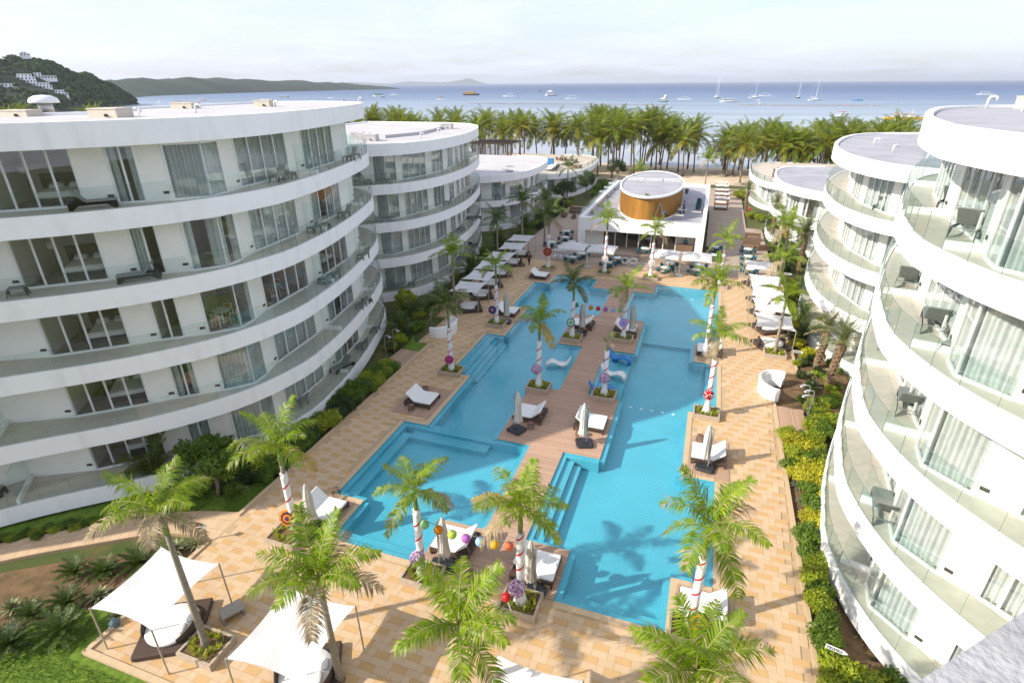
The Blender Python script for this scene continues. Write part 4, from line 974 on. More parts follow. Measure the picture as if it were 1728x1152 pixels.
for i, (x, y, s, m) in enumerate(((-22.3, 13.7, 1.35, AGV), (-21.6, 14.3, 1.0, AGV), (-23.2, 10.6, 1.1, AGV), (-26.2, 8.9, 1.1, AGV), (-21.5, 10.1, .8, AGV), (-21.8, 33.7, 1.15, AGM), (-21.6, 30.2, .9, AGM), (-24.2, 41.9, 1.3, AGM), (-23.4, 37.5, 1.0, AGM), (-25.4, 44.6, 1.0, AGV), (9.2, 41.0, 1.35, AGM), (10.7, 41.9, 1.0, AGM), (7.1, 33.0, 1.35, AGM), (8.6, 44.8, 1.1, AGV), (10.6, 44.0, .8, AGV), (7.1, 12.9, 1.2, AGV), (7.0, 16.6, .8, AGV), (6.9, 28.6, .8, AGM), (7.0, 27.2, .7, AGM), (-23.2, 19.4, .9, AGV), (-22.4, 18.4, .7, AGV), (7.4, 14.2, .9, AGV), (9.4, 43.0, .9, AGV))):
    plant(m, 'agave', x, y, s, ['largest striped agave behind the leftmost sail canopy', 'striped agave beside the small garden sign', 'striped agave in the soil bed', 'striped agave at the left picture edge', 'striped agave next to the blue drum', 'grey agave at the end of the left hedge', 'small agave in the left hedge edge', 'broad agave between the left blocks', 'agave beside the left showers', 'striped agave near the round lime tree', 'broad grey agave before the leaning date palm', 'agave behind the leaning date palm', 'grey agave beside the right shower deck', 'striped agave under the right direction sign', 'small striped agave beyond the date palm', 'striped agave at the bottom right garden edge', 'small striped agave under the near right sign', 'small agave on the right bed edge, farther', 'small agave on the right bed edge, nearer', 'striped agave beside the left hedge lawn', 'small striped agave on the left lawn corner', 'striped agave low in the right garden bed', 'striped agave between the right agaves'][i])
def dark_areca(label, x, y, seed, s, h=.6):
    T = thing('areca_palm', label, 'palm tree', (x, y, -.1)); r = random.Random(seed)
    for k in range(3):
        b = MB(); a = k*2.1; b.tube([(0, 0, 0), (.2*math.cos(a), .2*math.sin(a), h)], [.06, .04], 6); b.build('stem', CSHAFT, T)
    for i in range(18): link('frond', frond_mesh('areca', (0, 0, 1, 1, 2)[i % 5], r.randrange(3), LEAFD), T, (.15*math.cos(i), .15*math.sin(i), h*r.uniform(.6, 1)), (0, 0, i*2.4), s*r.uniform(.85, 1.1))
dark_areca('dusky areca palm before the ground floor of the near left block', -27.0, 17.0, 3, 1.2, 1.3)
dark_areca('bushy areca palm in the left garden by the second block', -24.2, 45.8, 4, 1.1)
dark_areca('bushy areca palm behind the left daybeds', -24.6, 52, 5, 1.1)
for i, (x, y) in enumerate(((9.4, 49.5), (9.8, 53.5), (10.2, 61.5))): dark_areca(['bright bushy palm behind the nearest right canopies', 'bushy palm behind the middle right canopies', 'bushy palm behind the far right canopies'][i], x, y, 10+i, 1.05)

for i in range(16): shrub(('green', 'lime', 'deep')[i % 3], 9.0+rnd.uniform(-.6, 2.6), 40.3+i*.42, rnd.uniform(.45, .7), 'low shrub around the right date palms', 'shrubs around the right date palms')
for i in range(14): shrub(('green', 'lime')[i % 2], -24.6+rnd.uniform(-1.6, .6), 16.4+rnd.uniform(-.4, 1.2), rnd.uniform(.4, .6), 'low plant under the low garden tree', 'plants under the garden tree')

for i in range(14): shrub(('lime', 'green', 'lime', 'yellow')[i % 4], 8.3+(i % 2)*.75+max(0, 13-(9.2+i*.62))*.25, 9.2+i*.62, rnd.uniform(.75, .95), 'shrub against the foot of the near right block', 'shrubs at the foot of the right block')
for i in range(10): shrub(('green', 'deep')[i % 2], -22.9+rnd.uniform(-.5, .5), 17.9+rnd.uniform(0, 2.6), rnd.uniform(.6, .9), 'bushy plant between the low tree and the left hedge', 'plants beside the left hedge')

for i, (x, y, s) in enumerate(((-24.9, 57, 1.2), (-25.2, 62, 1.25), (-26.0, 69, 1.3), (-25.4, 79, 1.3), (-24.8, 84, 1.2), (-24.6, 89, 1.2), (10.2, 73.5, 1.2), (10.4, 80, 1.2), (9.4, 91, 1.2), (-24.3, 39.6, .9), (-25.2, 42.6, 1.0))):
    dark_areca('bushy areca palm, %s' % ('behind the third left canopy', 'behind the fourth left canopy', 'behind the farthest left canopies', 'before the low left block, nearest', 'before the low left block, second', 'before the low left block, farthest', 'by the right teal tables', 'beyond the right teal tables', 'near the right wicker sofas', 'beside the far end of the near left block', 'in the gap between the two left blocks')[i], x, y, 30+i, s, .9)
# ---------------------------------------------------------------- poolside furniture
def rbox(b, x0, x1, y0, y1, z0, z1, r=.05, m=0, tilt=None):
    """soft-edged slab: rounded plan and chamfered top and bottom"""
    def ring(i, z):
        P = []
        for cx, cy, a0 in ((x1-r, y1-r, 0), (x0+r, y1-r, 90), (x0+r, y0+r, 180), (x1-r, y0+r, 270)):
            for k in range(3): a = R(a0+45*k); P.append((cx+(r-i)*math.cos(a), cy+(r-i)*math.sin(a), z))
        return P
    c = min(r*.6, (z1-z0)*.4); rings = [ring(c, z0), ring(0, z0+c), ring(0, z1-c), ring(c, z1)]; vs = [Vector(v) for q in rings for v in q]
    if tilt:
        px, pz, ang = tilt; M = Matrix.Rotation(ang, 3, 'Y'); vs = [M @ (v-Vector((px, 0, pz)))+Vector((px, 0, pz)) for v in vs]
    n = 12; fs = [(i*n+j, i*n+(j+1) % n, (i+1)*n+(j+1) % n, (i+1)*n+j) for i in range(3) for j in range(n)]+[tuple(reversed(range(n))), tuple(range(3*n, 4*n))]
    b.add(vs, fs, m)
def lounger_proto():
    T = thing('double_lounger', '', 'sun lounger', group='double loungers by the pool')
    b = MB()
    for y in (-.82, .82): b.box(-1.0, 1.0, y-.05, y+.05, .2, .34)
    b.box(.9, 1.0, -.77, .77, .2, .338); b.box(-1.0, -.9, -.77, .77, .2, .338)
    for k in range(12): b.box(-.86+k*.15, -.78+k*.15, -.77, .77, .27, .31)
    b.build('frame', WICK, T)
    for sx in (-.93, .93):
        for sy in (-.82, .82): q = MB(); q.box(sx-.05, sx+.05, sy-.05, sy+.05, 0, .2); q.build('leg', WICK, T)
    b = MB(); rbox(b, -.28, .98, -.78, .78, .33, .46, .06); b.box(-.25, .95, -.006, .006, .455, .463, 0); b.build('seat_cushion', CUSH, T)
    b = MB(); rbox(b, -1.12, -.27, -.78, .78, .34, .46, .06, tilt=(-.28, .36, R(42))); b.build('backrest_cushion', CUSH, T)
    b = MB()
    for y in (-.5, .5): b.bar((-.75, y, .78), (-.95, y, .3), .03, .03)
    b.build('backrest_strut', STEEL, T)
    return T
lounger = Maker(lounger_proto)
LG = 'double loungers by the pool'
for lab, x, y, rz in (('double lounger alone on the left deck between hedge and pool', -17.2, 30.0, 0), ('double lounger beside the striped closed parasol on the left near deck', -16.9, 18.2, 0), ('double lounger under the green and orange lanterns', -9.35, 18.35, 180), ('double lounger behind the wrapped palm at the right end of the near lanterns', -5.2, 18.2, 0),
                      ('double lounger on the left of the boardwalk beside the closed parasol', -9.35, 30.6, 180), ('double lounger on the right of the boardwalk beside the closed parasol', -5.25, 30.8, 0), ('double lounger at the left end of the far lantern string', -9.3, 46.8, 180), ('double lounger at the right end of the far lantern string', -5.4, 46.9, 0),
                      ('double lounger on the right deck under the closed parasol', 2.15, 29.6, 180), ('double lounger at the near right pool corner behind the wrapped palm', 2.15, 18.2, 180), ('double lounger on the left deck next to the wrapped palm with blue rosette', -17.0, 47.6, 0), ('double lounger farthest up the left deck near the walking man', -17.2, 59.3, 0), ('double lounger on the small right platform, half hidden by a palm', 1.9, 44.6, 180)):
    lounger(lab, (x, y, .008), R(rz), None, LG)
def stool_proto():
    T = thing('side_table', '', 'side table', group='dark drum side tables'); b = MB()
    b.lathe([(.19, .40), (.21, .42), (.21, .45), (.19, .46)], n=16); b.build('top', mat('drum_top', (.14, .075, .055), (.18, .10, .075), scale=9), T, True)
    b = MB()
    for k in range(10):
        a = k*.628; b.tube([(.19*math.cos(a), .19*math.sin(a), 0), (.23*math.cos(a+.3), .23*math.sin(a+.3), .2), (.19*math.cos(a+.6), .19*math.sin(a+.6), .4)], .008, 4, False); b.tube([(.19*math.cos(a), .19*math.sin(a), 0), (.23*math.cos(a-.3), .23*math.sin(a-.3), .2), (.19*math.cos(a-.6), .19*math.sin(a-.6), .4)], .008, 4, False)
    b.build('wire_base', BLACKP, T); return T
stool = Maker(stool_proto)
for lab, x, y in (('drum side table at the far side of the lone left lounger', -17.6, 31.3), ('drum side table at the near side of the lone left lounger', -17.4, 28.7), ('drum side table behind the striped parasol lounger', -17.1, 19.6), ('drum side table left of the striped parasol', -17.9, 17.3), ('drum side table under the near lanterns on the boards', -8.1, 17.0), ('drum side table left of the right lantern palm', -6.0, 17.3), ('drum side table beside the left boardwalk lounger', -8.9, 29.2), ('drum side table beside the right boardwalk lounger', -5.7, 29.3), ('drum side table behind the right lounger under the closed parasol', 1.6, 31.2), ('drum side table above the lounger at the near right corner', 1.9, 19.7), ('drum side table below the lounger at the near right corner', 2.2, 16.75), ('drum side table by the left far lantern lounger', -8.8, 45.3)): stool(lab, (x, y, .008))
def parasol_proto():
    T = thing('closed_parasol', '', 'parasol', group='closed cantilever parasols'); b = MB()
    rbox(b, -.54, .54, -.5, .5, 0, .2, .14); b.box(-.2, .2, -.2, .2, .2, .22); b.build('base', BLACKP, T)
    b = MB(); b.tube([(-.14, 0, .16), (-.14, 0, 2.75)], .04, 8); b.obox((-.14, .0, .55), (.11, .1, .2)); b.bar((-.14, 0, 2.7), (.12, 0, 2.9), .05, .05); b.build('mast', STEEL, T)
    b = MB(); n = 24; prof = [(.02, 3.0), (.07, 2.85), (.14, 2.55), (.18, 2.1), (.165, 1.6), (.2, 1.1), (.25, .82), (.22, .72)]; vs = []
    for k, (r, z) in enumerate(prof):
        for j in range(n): t = 2*math.pi*j/n; q = r*(1+.32*math.sin(j*math.pi*.66+k*.35)); vs.append((.12+q*math.cos(t), q*math.sin(t), z+.05*math.sin(j*1.7)*(k > 5)))
    b.add(vs, [(i*n+j, i*n+(j+1) % n, (i+1)*n+(j+1) % n, (i+1)*n+j) for i in range(len(prof)-1) for j in range(n)]); b.build('folded_canopy', CANV, T, True)
    return T
para = Maker(parasol_proto)
for lab, x, y, rz in (('closed cream parasol beside the left near lounger', -16.7, 16.95, 0), ('closed parasol behind the green lantern', -9.4, 16.95, 20), ('closed parasol behind the right lantern palm', -5.0, 16.9, 160), ('closed parasol on black base on the left of the boardwalk', -9.7, 28.7, -20), ('closed parasol on black base on the right of the boardwalk', -5.2, 28.6, 200), ('closed parasol on black base on the right deck', 2.0, 28.5, 170), ('closed parasol beside the lounger on the upper left deck', -16.4, 45.4, 10), ('closed parasol at the left far lantern palm', -9.1, 45.0, 0), ('closed parasol at the right far lantern palm', -4.8, 46.0, 0)): para(lab, (x, y, .008), R(rz))
# ---- planters round the wrapped palms
def planter_proto():
    T = thing('planter', '', 'planter', group='low stone planters at the palms'); b = MB(); w, d, h, t = .85, .68, .34, .1
    b.box(-w, w, -d, -d+t, 0, h); b.box(-w, w, d-t, d, 0, h); b.box(-w, -w+t, -d+t, d-t, 0, h-.001); b.box(w-t, w, -d+t, d-t, 0, h-.001); b.build('wall', STONE, T)
    b = MB(); b.box(-w+t, w-t, -d+t, d-t, .02, h-.06); b.build('soil', SOIL, T)
    b = MB(); r = random.Random(3)
    for _ in range(38):
        a = r.uniform(0, 6.28); q = r.uniform(.42, .72); x, y = q*math.cos(a), q*math.sin(a)*.75
        for k in range(4):
            e = r.uniform(.5, 1.4); az = r.uniform(0, 6.28); L = r.uniform(.2, .42); dx = Vector((math.cos(az)*math.cos(e), math.sin(az)*math.cos(e), math.sin(e)))*L; s = Vector((-math.sin(az), math.cos(az), 0))*.028; p = Vector((x, y, h-.08))
            b.add([p-s*.5, p+s*.5, p+dx*.6+s, p+dx*.6-s, p+dx], [(0, 1, 2, 3), (3, 2, 4)])
    b.build('plants', SHR[1], T); return T
planter = Maker(planter_proto)
PALMS = (('at the left lantern palm', -10., 16.1), ('at the right lantern palm', -5.3, 16.1), ('at the near right palm', 1.7, 17.3-.9), ('at the left near palm', -17.5, 16.7-.6), ('at the left pool steps', -17.1, 34.7), ('on the upper left deck', -17., 44.6), ('on the boardwalk above the white water lounger', -9.9, 34.4), ('at the withered palm', -5.1, 34.7), ('at the palm with the red flower', 1.9, 34.5), ('at the left far lantern palm', -9.6, 43.7), ('at the right far lantern palm', -5.3, 45.), ('at the left restaurant palm', -10.2, 62.6), ('at the right restaurant palm', -4.9, 62.7), ('by the left restaurant corner palm', -17., 62.4), ('at the far right pool corner palm', 2.6, 62.2), ('at the bare palm by the leftmost canopy', -16.5, 10.1), ('at the nearest right daybed palm', 7.0, 45.8))
for s, x, y in PALMS: planter('low stone planter with spiky green plants '+s, (x, y if abs(y-16.4) > .1 else 17.1, .004), 0, None, None)
# ---- party decorations on the palms
def pompom(label, x, y, z, r, cols, n=420, size=.085):
    r *= .9; b = MB(); rr = random.Random(int(x*10+y)); ms = [flat('petal_%d_%d_%d' % tuple(int(v*99) for v in c), c, .8, .2) for c in cols]
    for _ in range(n):
        d = Vector((rr.gauss(0, 1), rr.gauss(0, 1), rr.gauss(0, 1))).normalized(); q = d*r*rr.uniform(.72, 1.); s = d.orthogonal().normalized(); s.rotate(Matrix.Rotation(rr.uniform(0, 6.28), 3, d)); t = d.cross(s)*size*.5; s = s*size*.5; e = d*size*.5
        b.add([q-s-t, q+s-t+e, q+s+t, q-s+t+e], [(0, 1, 2, 3)], rr.randrange(len(ms)))
    b.ball((0, 0, 0), r*.7, 10, 6)
    o = b.build('flower_ball', ms); o.location = (x, y, z); return tag(o, label, 'decoration')
LIL = [(.62, .42, .62), (.72, .55, .70), (.50, .30, .55), (.75, .62, .70)]
pompom('lilac paper flower ball on the left lantern palm', -10., 15.8, 1.5, .36, LIL); pompom('lilac paper flower ball on the right lantern palm', -5.35, 15.8, 1.35, .40, LIL)
pompom('lilac paper flower ball on the palm above the white water lounger', -10., 34.1, 1.75, .40, LIL); pompom('lilac paper flower ball on the withered palm', -5.1, 34.4, 1.7, .43, LIL)
pompom('magenta and violet paper flower on the pool steps palm', -17.1, 34.4, 1.25, .36, [(.6, .03, .25), (.35, .1, .5), (.7, .15, .12)])
pompom('red and white paper flower on the right deck palm', 1.85, 34.2, 1.75, .36, [(.62, .02, .03), (.75, .72, .72), (.62, .02, .03)])
def disc(label, x, y, z, r, cols):
    r *= .86; b = MB(); ms = [flat('disc_%d_%d_%d' % tuple(int(v*99) for v in c), c, .8) for c in cols]; k = len(cols)
    for i in range(k):
        r1 = r*(1-i/k); n = 20; rr = random.Random(i); yy = -.05-.03*i
        b.add([(0, yy, 0)]+[((r1*(1+.1*(j % 2)))*math.cos(2*math.pi*j/n), yy+.03, (r1*(1+.1*(j % 2)))*math.sin(2*math.pi*j/n)) for j in range(n)], [(0, (j+1) % n+1, j+1) for j in range(n)], i)
        b.add([(r1*math.cos(2*math.pi*j/n), q, r1*math.sin(2*math.pi*j/n)) for q in (yy+.03, .02) for j in range(n)], [(j, (j+1) % n, n+(j+1) % n, n+j) for j in range(n)], i)
    o = b.build('paper_rosette', ms); o.location = (x, y, z); o.rotation_euler = (R(-18), 0, R(15)); return tag(o, label, 'decoration')
disc('orange and black feathered rosette on the left near palm', -17.6, 16.45, 1.0, .48, [(.70, .20, .01), (.03, .02, .03), (.65, .16, .01), (.05, .03, .12)])
disc('orange ringed rosette on the near right palm', 1.95, 16.95, .9, .5, [(.05, .07, .03), (.62, .17, .01), (.04, .03, .10), (.62, .2, .02)])
disc('blue and orange rosette on the upper left deck palm', -17.3, 44.3, 1.6, .42, [(.03, .05, .22), (.03, .04, .15), (.6, .18, .02)]); disc('red and black rosette on the left restaurant corner palm', -17.05, 62.1, 2.3, .58, [(.45, .05, .02), (.03, .03, .03), (.55, .12, .03), (.03, .03, .04)])
disc('green striped rosette on the left far lantern palm', -9.7, 43.4, 1.7, .42, [(.10, .28, .20), (.45, .55, .45), (.08, .25, .2)]); disc('violet rosette on the right far lantern palm', -5.35, 44.7, 1.7, .42, [(.30, .22, .55), (.45, .30, .60), (.15, .15, .4)])
disc('white rosette on the left restaurant palm', -10.2, 62.3, 2.0, .42, [(.72, .70, .68), (.6, .4, .4), (.75, .73, .72)]); disc('white rosette on the right restaurant palm', -4.9, 62.4, 2.0, .42, [(.72, .70, .68), (.7, .5, .45), (.75, .73, .72)])
def stick_ball(label, x, y, z, c, tip):
    T = thing('candy_stick', label, 'decoration', (x, y, z)); b = MB(); b.ball((0, 0, 0), .2, 14, 9); b.build('ball', flat('candy_%s' % label[:4], c, .25), T, True); b = MB(); b.tube([(0, 0, 0), tip], .03, 6); b.build('stick', WRAP, T)
stick_ball('orange ball on a white stick at the left lantern palm', -9.45, 15.75, .95, (.72, .22, .01), (-.5, -.25, -.6)); stick_ball('red ball on a white stick at the right lantern palm', -5.75, 15.55, .95, (.5, .01, .015), (.3, -.1, -.75))
def lanterns(a, z0, cols, names, sag, rad, where):
    P0, P1 = Vector(a[0]), Vector(a[1]); n = len(cols); pts = []
    for i in range(25): t = i/24; p = P0.lerp(P1, t); p.z -= sag*4*t*(1-t); pts.append(p)
    b = MB(); b.tube(pts, .012, 4, False); o = b.build('lantern_string', flat('cord', (.2, .2, .2))); tag(o, 'thin cord carrying the %s paper lanterns' % where, 'cord')
    for i, (c, nm) in enumerate(zip(cols, names)):
        t = (i+.7)/(n+.4); p = P0.lerp(P1, t); p.z -= sag*4*t*(1-t)
        T = thing('paper_lantern', '%s paper lantern on the %s string' % (nm, where), 'lantern', (p.x, p.y, p.z-rad-.03), group='%s lantern string' % where)
        b = MB(); k = 18; prof = []
        for j in range(k+1): f = j/k; th = math.pi*(.10+.80*f); prof.append((rad*math.sin(th)*(1+.018*(-1)**j), -rad*math.cos(th)))
        b.lathe(prof, n=16); b.build('shade', flat('lantern_%s_%s' % (nm.replace(' ', '_'), where), c, .7, .25), T, True)
        b = MB(); b.lathe([(rad*.32, rad*.94), (rad*.32, rad*1.0), (rad*.25, rad*1.0)], n=12); b.tube([(0, 0, rad), (0, 0, rad+.05)], .008, 4); b.build('collar', flat('lantern_in_%s_%s' % (nm.replace(' ', '_'), where), tuple(v*.6 for v in c), .7), T)
lanterns(((-10., 15.95, 3.75), (-5.3, 15.95, 3.75)), 3.7, [(.30, .62, .32), (.72, .26, .01), (.50, .66, .10), (.52, .16, .58), (.38, .60, .78), (.75, .50, .03), (.75, .20, .10)], ['green', 'orange', 'lime', 'purple', 'pale blue', 'yellow', 'coral'], .28, .20, 'near')
lanterns(((-10.1, 45.2, 2.95), (-5.3, 45.2, 2.95)), 2.9, [(.05, .30, .20), (.72, .50, .03), (.72, .26, .01), (.62, .04, .02), (.45, .15, .50), (.35, .58, .72), (.28, .55, .35)], ['dark green', 'yellow', 'orange', 'red', 'purple', 'pale blue', 'mint'], .16, .21, 'far')
# ---- sail canopies and round daybeds
def sail_proto():
    T = thing('sail_canopy', '', 'canopy', group='white sail canopies'); b = MB(); n = 14; w = 1.6; z = (2.3, 2.42, 2.5, 2.4); vs = []
    for i in range(n+1):
        for j in range(n+1):
            u, v = i/n*2-1, j/n*2-1; px = u*(1-.1*(1-v*v)); py = v*(1-.1*(1-u*u)); s, t = (u+1)/2, (v+1)/2
            zz = (z[0]*(1-s)*(1-t)+z[1]*s*(1-t)+z[2]*s*t+z[3]*(1-s)*t)-.16*(1-u*u)*(1-v*v)+.012*math.sin(9*u+4*v)*(1-u*u)
            vs.append((px*w, py*w, zz))
    b.add(vs, [(i*(n+1)+j, (i+1)*(n+1)+j, (i+1)*(n+1)+j+1, i*(n+1)+j+1) for i in range(n) for j in range(n)]); b.build('sail', SAILM, T, True)
    for k, (sx, sy) in enumerate(((-1, -1), (1, -1), (1, 1), (-1, 1))):
        q = MB(); q.tube([(sx*1.62, sy*1.62, 0), (sx*1.6, sy*1.6, z[k]+.03)], .032, 7); q.build('post', mat('canopy_post', (.42, .36, .27), rough=.6) if 'canopy_post' not in MATS else MATS['canopy_post'], T)
    return T
sail = Maker(sail_proto)
def daybed_proto():
    T = thing('round_daybed', '', 'daybed', group='round daybeds under the sails'); b = MB()
    rbox(b, -1.35, 1.35, -1.3, 1.3, 0, .3, .1)
    for k in range(3): b.box(-1.3, 1.3, -.66+k*.66-.005, -.66+k*.66+.005, .3, .304)
    b.build('platform', WICK, T)
    b = MB(); b.lathe([(.95, .3), (1.08, .33), (1.1, .43), (1.04, .5), (.6, .515)], n=32); b.build('mattress', CUSH, T, True)
    for a0, a1, nm in ((R(25), R(115), 'back_shell'), (R(215), R(290), 'back_shell')):
        b = MB(); n = 12; vs = []
        for r, z in ((1.13, .3), (1.2, .86), (1.15, .88), (1.08, .3)):
            for k in range(n+1): a = a0+(a1-a0)*k/n; f = .55+.45*math.sin(math.pi*k/n); vs.append((r*math.cos(a), r*math.sin(a), .3+(z-.3)*f))
        b.add(vs, [(i*(n+1)+k, i*(n+1)+k+1, (i+1)*(n+1)+k+1, (i+1)*(n+1)+k) for i in range(3) for k in range(n)]); b.build(nm, WICK, T, True)
    for x, y in ((.45, .55), (-.1, .75)): b = MB(); rbox(b, x-.25, x+.25, y-.16, y+.16, .52, .66, .09); b.build('pillow', CUSH, T, True)
    b = MB(); b.lathe([(.2, .3), (.2, .315)], (-1.05, -1.0, 0), 14); b.build('speaker_grille', BLACKP, T); return T
bed = Maker(daybed_proto)
SAILS = [('at the lower left beside the bare palm', -18.75, 10.45, 0), ('at the bottom, second from the left corner', -12.2, 10.5, 0), ('nearest on the upper left row', -21.1, 47.7, 2), ('second of the upper left row', -21.3, 51.4, -3), ('third of the upper left row', -21.6, 55.1, 3), ('fourth of the upper left row', -21.8, 58.9, 0), ('fifth of the upper left row', -21.8, 63.4, 4), ('farthest of the upper left row', -22.1, 67.4, 0),
         ('nearest on the right row', 6.75, 47.6, 0), ('second on the right row', 6.75, 51.4, 2), ('third on the right row', 6.75, 55.1, -2), ('fourth on the right row', 6.75, 58.8, 2), ('farthest on the right row by the teal chairs', 6.5, 64., 0)]
for s, x, y, a in SAILS: sail('white sail canopy '+s, (x, y, 0), R(a+(90 if x > 0 else 0)), (1.0 if y < 20 else .95), 'white sail canopies'); bed('round daybed under the canopy '+s, (x+.05 if y > 20 else x+.25, y-.1, .006), R(-60 if x < 0 else 120), .92, 'round daybeds under the sails')
sail('white sail canopy cut by the bottom edge in the middle', (-3.3, 10.6, 0), 0, .95)
def ottoman():
    b = MB(); b.box(-.32, .32, -.45, .45, .34, .42); b.box(-.32, .32, -.45, -.37, 0, .339); b.box(-.32, .32, .37, .45, 0, .339)
    o = b.build('low_table', mat('taupe_resin', (.30, .27, .23), (.36, .32, .28), rough=.6, scale=5)); o.location = (-16.75, 11.7, 0); o.rotation_euler = (0, 0, R(-30)); tag(o, 'low taupe bench table beside the leftmost daybed', 'table')
    b = MB(); b.lathe([(.17, 0), (.2, .05), (.2, .3), (.15, .4), (.06, .46)], n=14); o = b.build('water_drum', flat('drum_blue', (.10, .16, .19), .5), None, True); o.location = (-21.15, 9.75, -.15); tag(o, 'small blue grey drum on the lawn beside the deck kerb', 'drum')
ottoman()
# ---- white curved benches
def curved_bench(label, x, y, rz):
    T = thing('curved_bench', label, 'bench', (x, y, 0), rz); b = MB(); n = 26; vs = []; prof = [(1.55, 0), (1.62, .9), (1.52, 1.0), (1.42, .98), (1.3, .6), (1.02, .46), (.9, .42), (.88, 0)]
    for k in range(n+1):
        a = R(78)+R(204)*k/n; s = 1.0+.15*math.sin(math.pi*k/n)
        for r, z in prof: vs.append((r*math.cos(a)*.85, r*math.sin(a), z*s))
    m = len(prof); b.add(vs, [(k*m+i, k*m+i+1, (k+1)*m+i+1, (k+1)*m+i) for k in range(n) for i in range(m-1)]+[tuple(range(m)), tuple(reversed(range(n*m, n*m+m)))])
    b.build('shell', flat('gloss_white', (.80, .79, .79), .3), T, True)
curved_bench('white C shaped curved bench on the right deck', 6.7, 39.4, R(-12)); curved_bench('white curved bench half hidden by the dark palm on the left deck', -21.2, 41.6, R(172))
# ---- chaises standing in the shallow water
def chaise(label, x, y, rz, m):
    b = MB(); P = [(-.95, .08), (-.62, .52), (-.36, .22), (-.1, .06), (.35, .28), (.7, .30), (1.0, .04)]; P = [(-1.02, .78)]+[(-.72, .30), (-.42, .12), (-.05, .16), (.3, .34), (.62, .36), (.98, .12)]
    pts = cat_rom([(p[0], p[1]) for p in P], 5); n = len(pts); w = .34; vs = []
    for i, p in enumerate(pts):
        f = 1-.35*max(0, 1-i/5) if i < 5 else 1
        vs += [(p.x, -w*f, p.y+.06), (p.x, w*f, p.y+.06), (p.x, w*f, max(-.0, p.y-.05)), (p.x, -w*f, max(-.0, p.y-.05))]
    b.add(vs, [(4*i+j, 4*i+(j+1) % 4, 4*i+4+(j+1) % 4, 4*i+4+j) for i in range(n-1) for j in range(4)]+[(3, 2, 1, 0), (4*n-4, 4*n-3, 4*n-2, 4*n-1)])
    b.obox((-.35, 0, -.05), (.3, .5, .3)); b.obox((.9, 0, -.06), (.16, .5, .3))
    o = b.build('water_chaise', m, None, True); o.location = (x, y, -.06); o.rotation_euler = (0, 0, rz); tag(o, label, 'sun lounger')
WCH, BCH = flat('chaise_white', (.78, .78, .78), .35), flat('chaise_blue', (.01, .20, .56), .3)
chaise('white moulded chaise in the shallow water left of the boardwalk', -9.5, 38.6, R(195), WCH); chaise('white moulded chaise in the shallow water right of the boardwalk', -5.0, 38.2, R(-12), WCH)
chaise('blue moulded chaise at the far end of the right shallow shelf', -5.0, 41.1, R(-15), BCH); chaise('blue moulded chaise half hidden by the withered palm', -5.4, 35.6, R(10), BCH)
# ---- restaurant tables and chairs
def chair_proto():
    T = thing('dining_chair', '', 'chair', group='teal chairs'); b = MB()
    for sx in (-.2, .2):
        for sy in (-.2, .2): b.tube([(sx, sy, .4), (sx*1.15, sy*1.15, 0)], .015, 5)
    b.build('leg', BLACKP, T)
    b = MB(); n = 12; vs = []
    for r, z in ((.29, .32), (.32, .72), (.28, .74), (.25, .36)):
        for k in range(n+1): a = R(80)+R(200)*k/n; vs.append((r*math.cos(a), r*math.sin(a), .32+(z-.32)*(.6+.4*math.sin(math.pi*k/n))))
    b.add(vs, [(i*(n+1)+k, i*(n+1)+k+1, (i+1)*(n+1)+k+1, (i+1)*(n+1)+k) for i in range(3) for k in range(n)]); b.build('back_shell', mat('teal_weave', (.012, .06, .075), (.02, .10, .12), scale=40) if 'teal_weave' not in MATS else MATS['teal_weave'], T)
    b = MB(); rbox(b, -.24, .24, -.24, .24, .38, .48, .07); b.build('seat_cushion', TEAL, T)
    b = MB(); rbox(b, -.27, -.17, -.17, .17, .47, .72, .03); b.build('back_cushion', TEAL, T); return T
chair = Maker(chair_proto)
def table_proto():
    T = thing('dining_table', '', 'table', group='round restaurant tables'); b = MB(); b.lathe([(.52, .7), (.55, .715), (.55, .74), (.52, .75)], n=20); b.build('top', TABLE, T, True)
    b = MB(); b.lathe([(.3, 0), (.28, .04), (.06, .07), (.05, .68), (.2, .7)], n=12); b.build('pedestal', BLACKP, T, True); return T
table = Maker(table_proto)
TB = [('far left front of the restaurant', -14.9, 66.2, 0), ('left front of the restaurant, next to the steps', -14.2, 68.3, 0), ('beside the left restaurant palm', -10.3, 65.4, 0), ('behind the left restaurant palm', -9.5, 67.6, 0), ('beside the right restaurant palm', -3.5, 65.3, 0), ('behind the right restaurant palm', -3.2, 67.5, 0), ('under the right open parasol', .0, 65.5, 0), ('under the right open parasol, farther', .2, 67.7, 0), ('on the restaurant terrace', -6.6, 71.4, .44),
      ('right plaza row, nearest', 5.9, 67.8, 0), ('right plaza row, second', 5.9, 70.4, 0), ('right plaza row, third', 5.9, 73.3, 0), ('right plaza row, farthest', 6.0, 76.8, 0), ('along the right restaurant wall, near', 1.9, 72.6, 0), ('along the right restaurant wall, far', 1.9, 76.6, 0), ('left plaza, near the palms', -19.3, 72.5, 0), ('left plaza, middle', -18.2, 75.6, 0), ('left plaza by the restaurant wall', -16.7, 73.6, 0), ('left plaza, far', -18.9, 79.2, 0)]
SIDE = ['left', 'right', 'near', 'far']
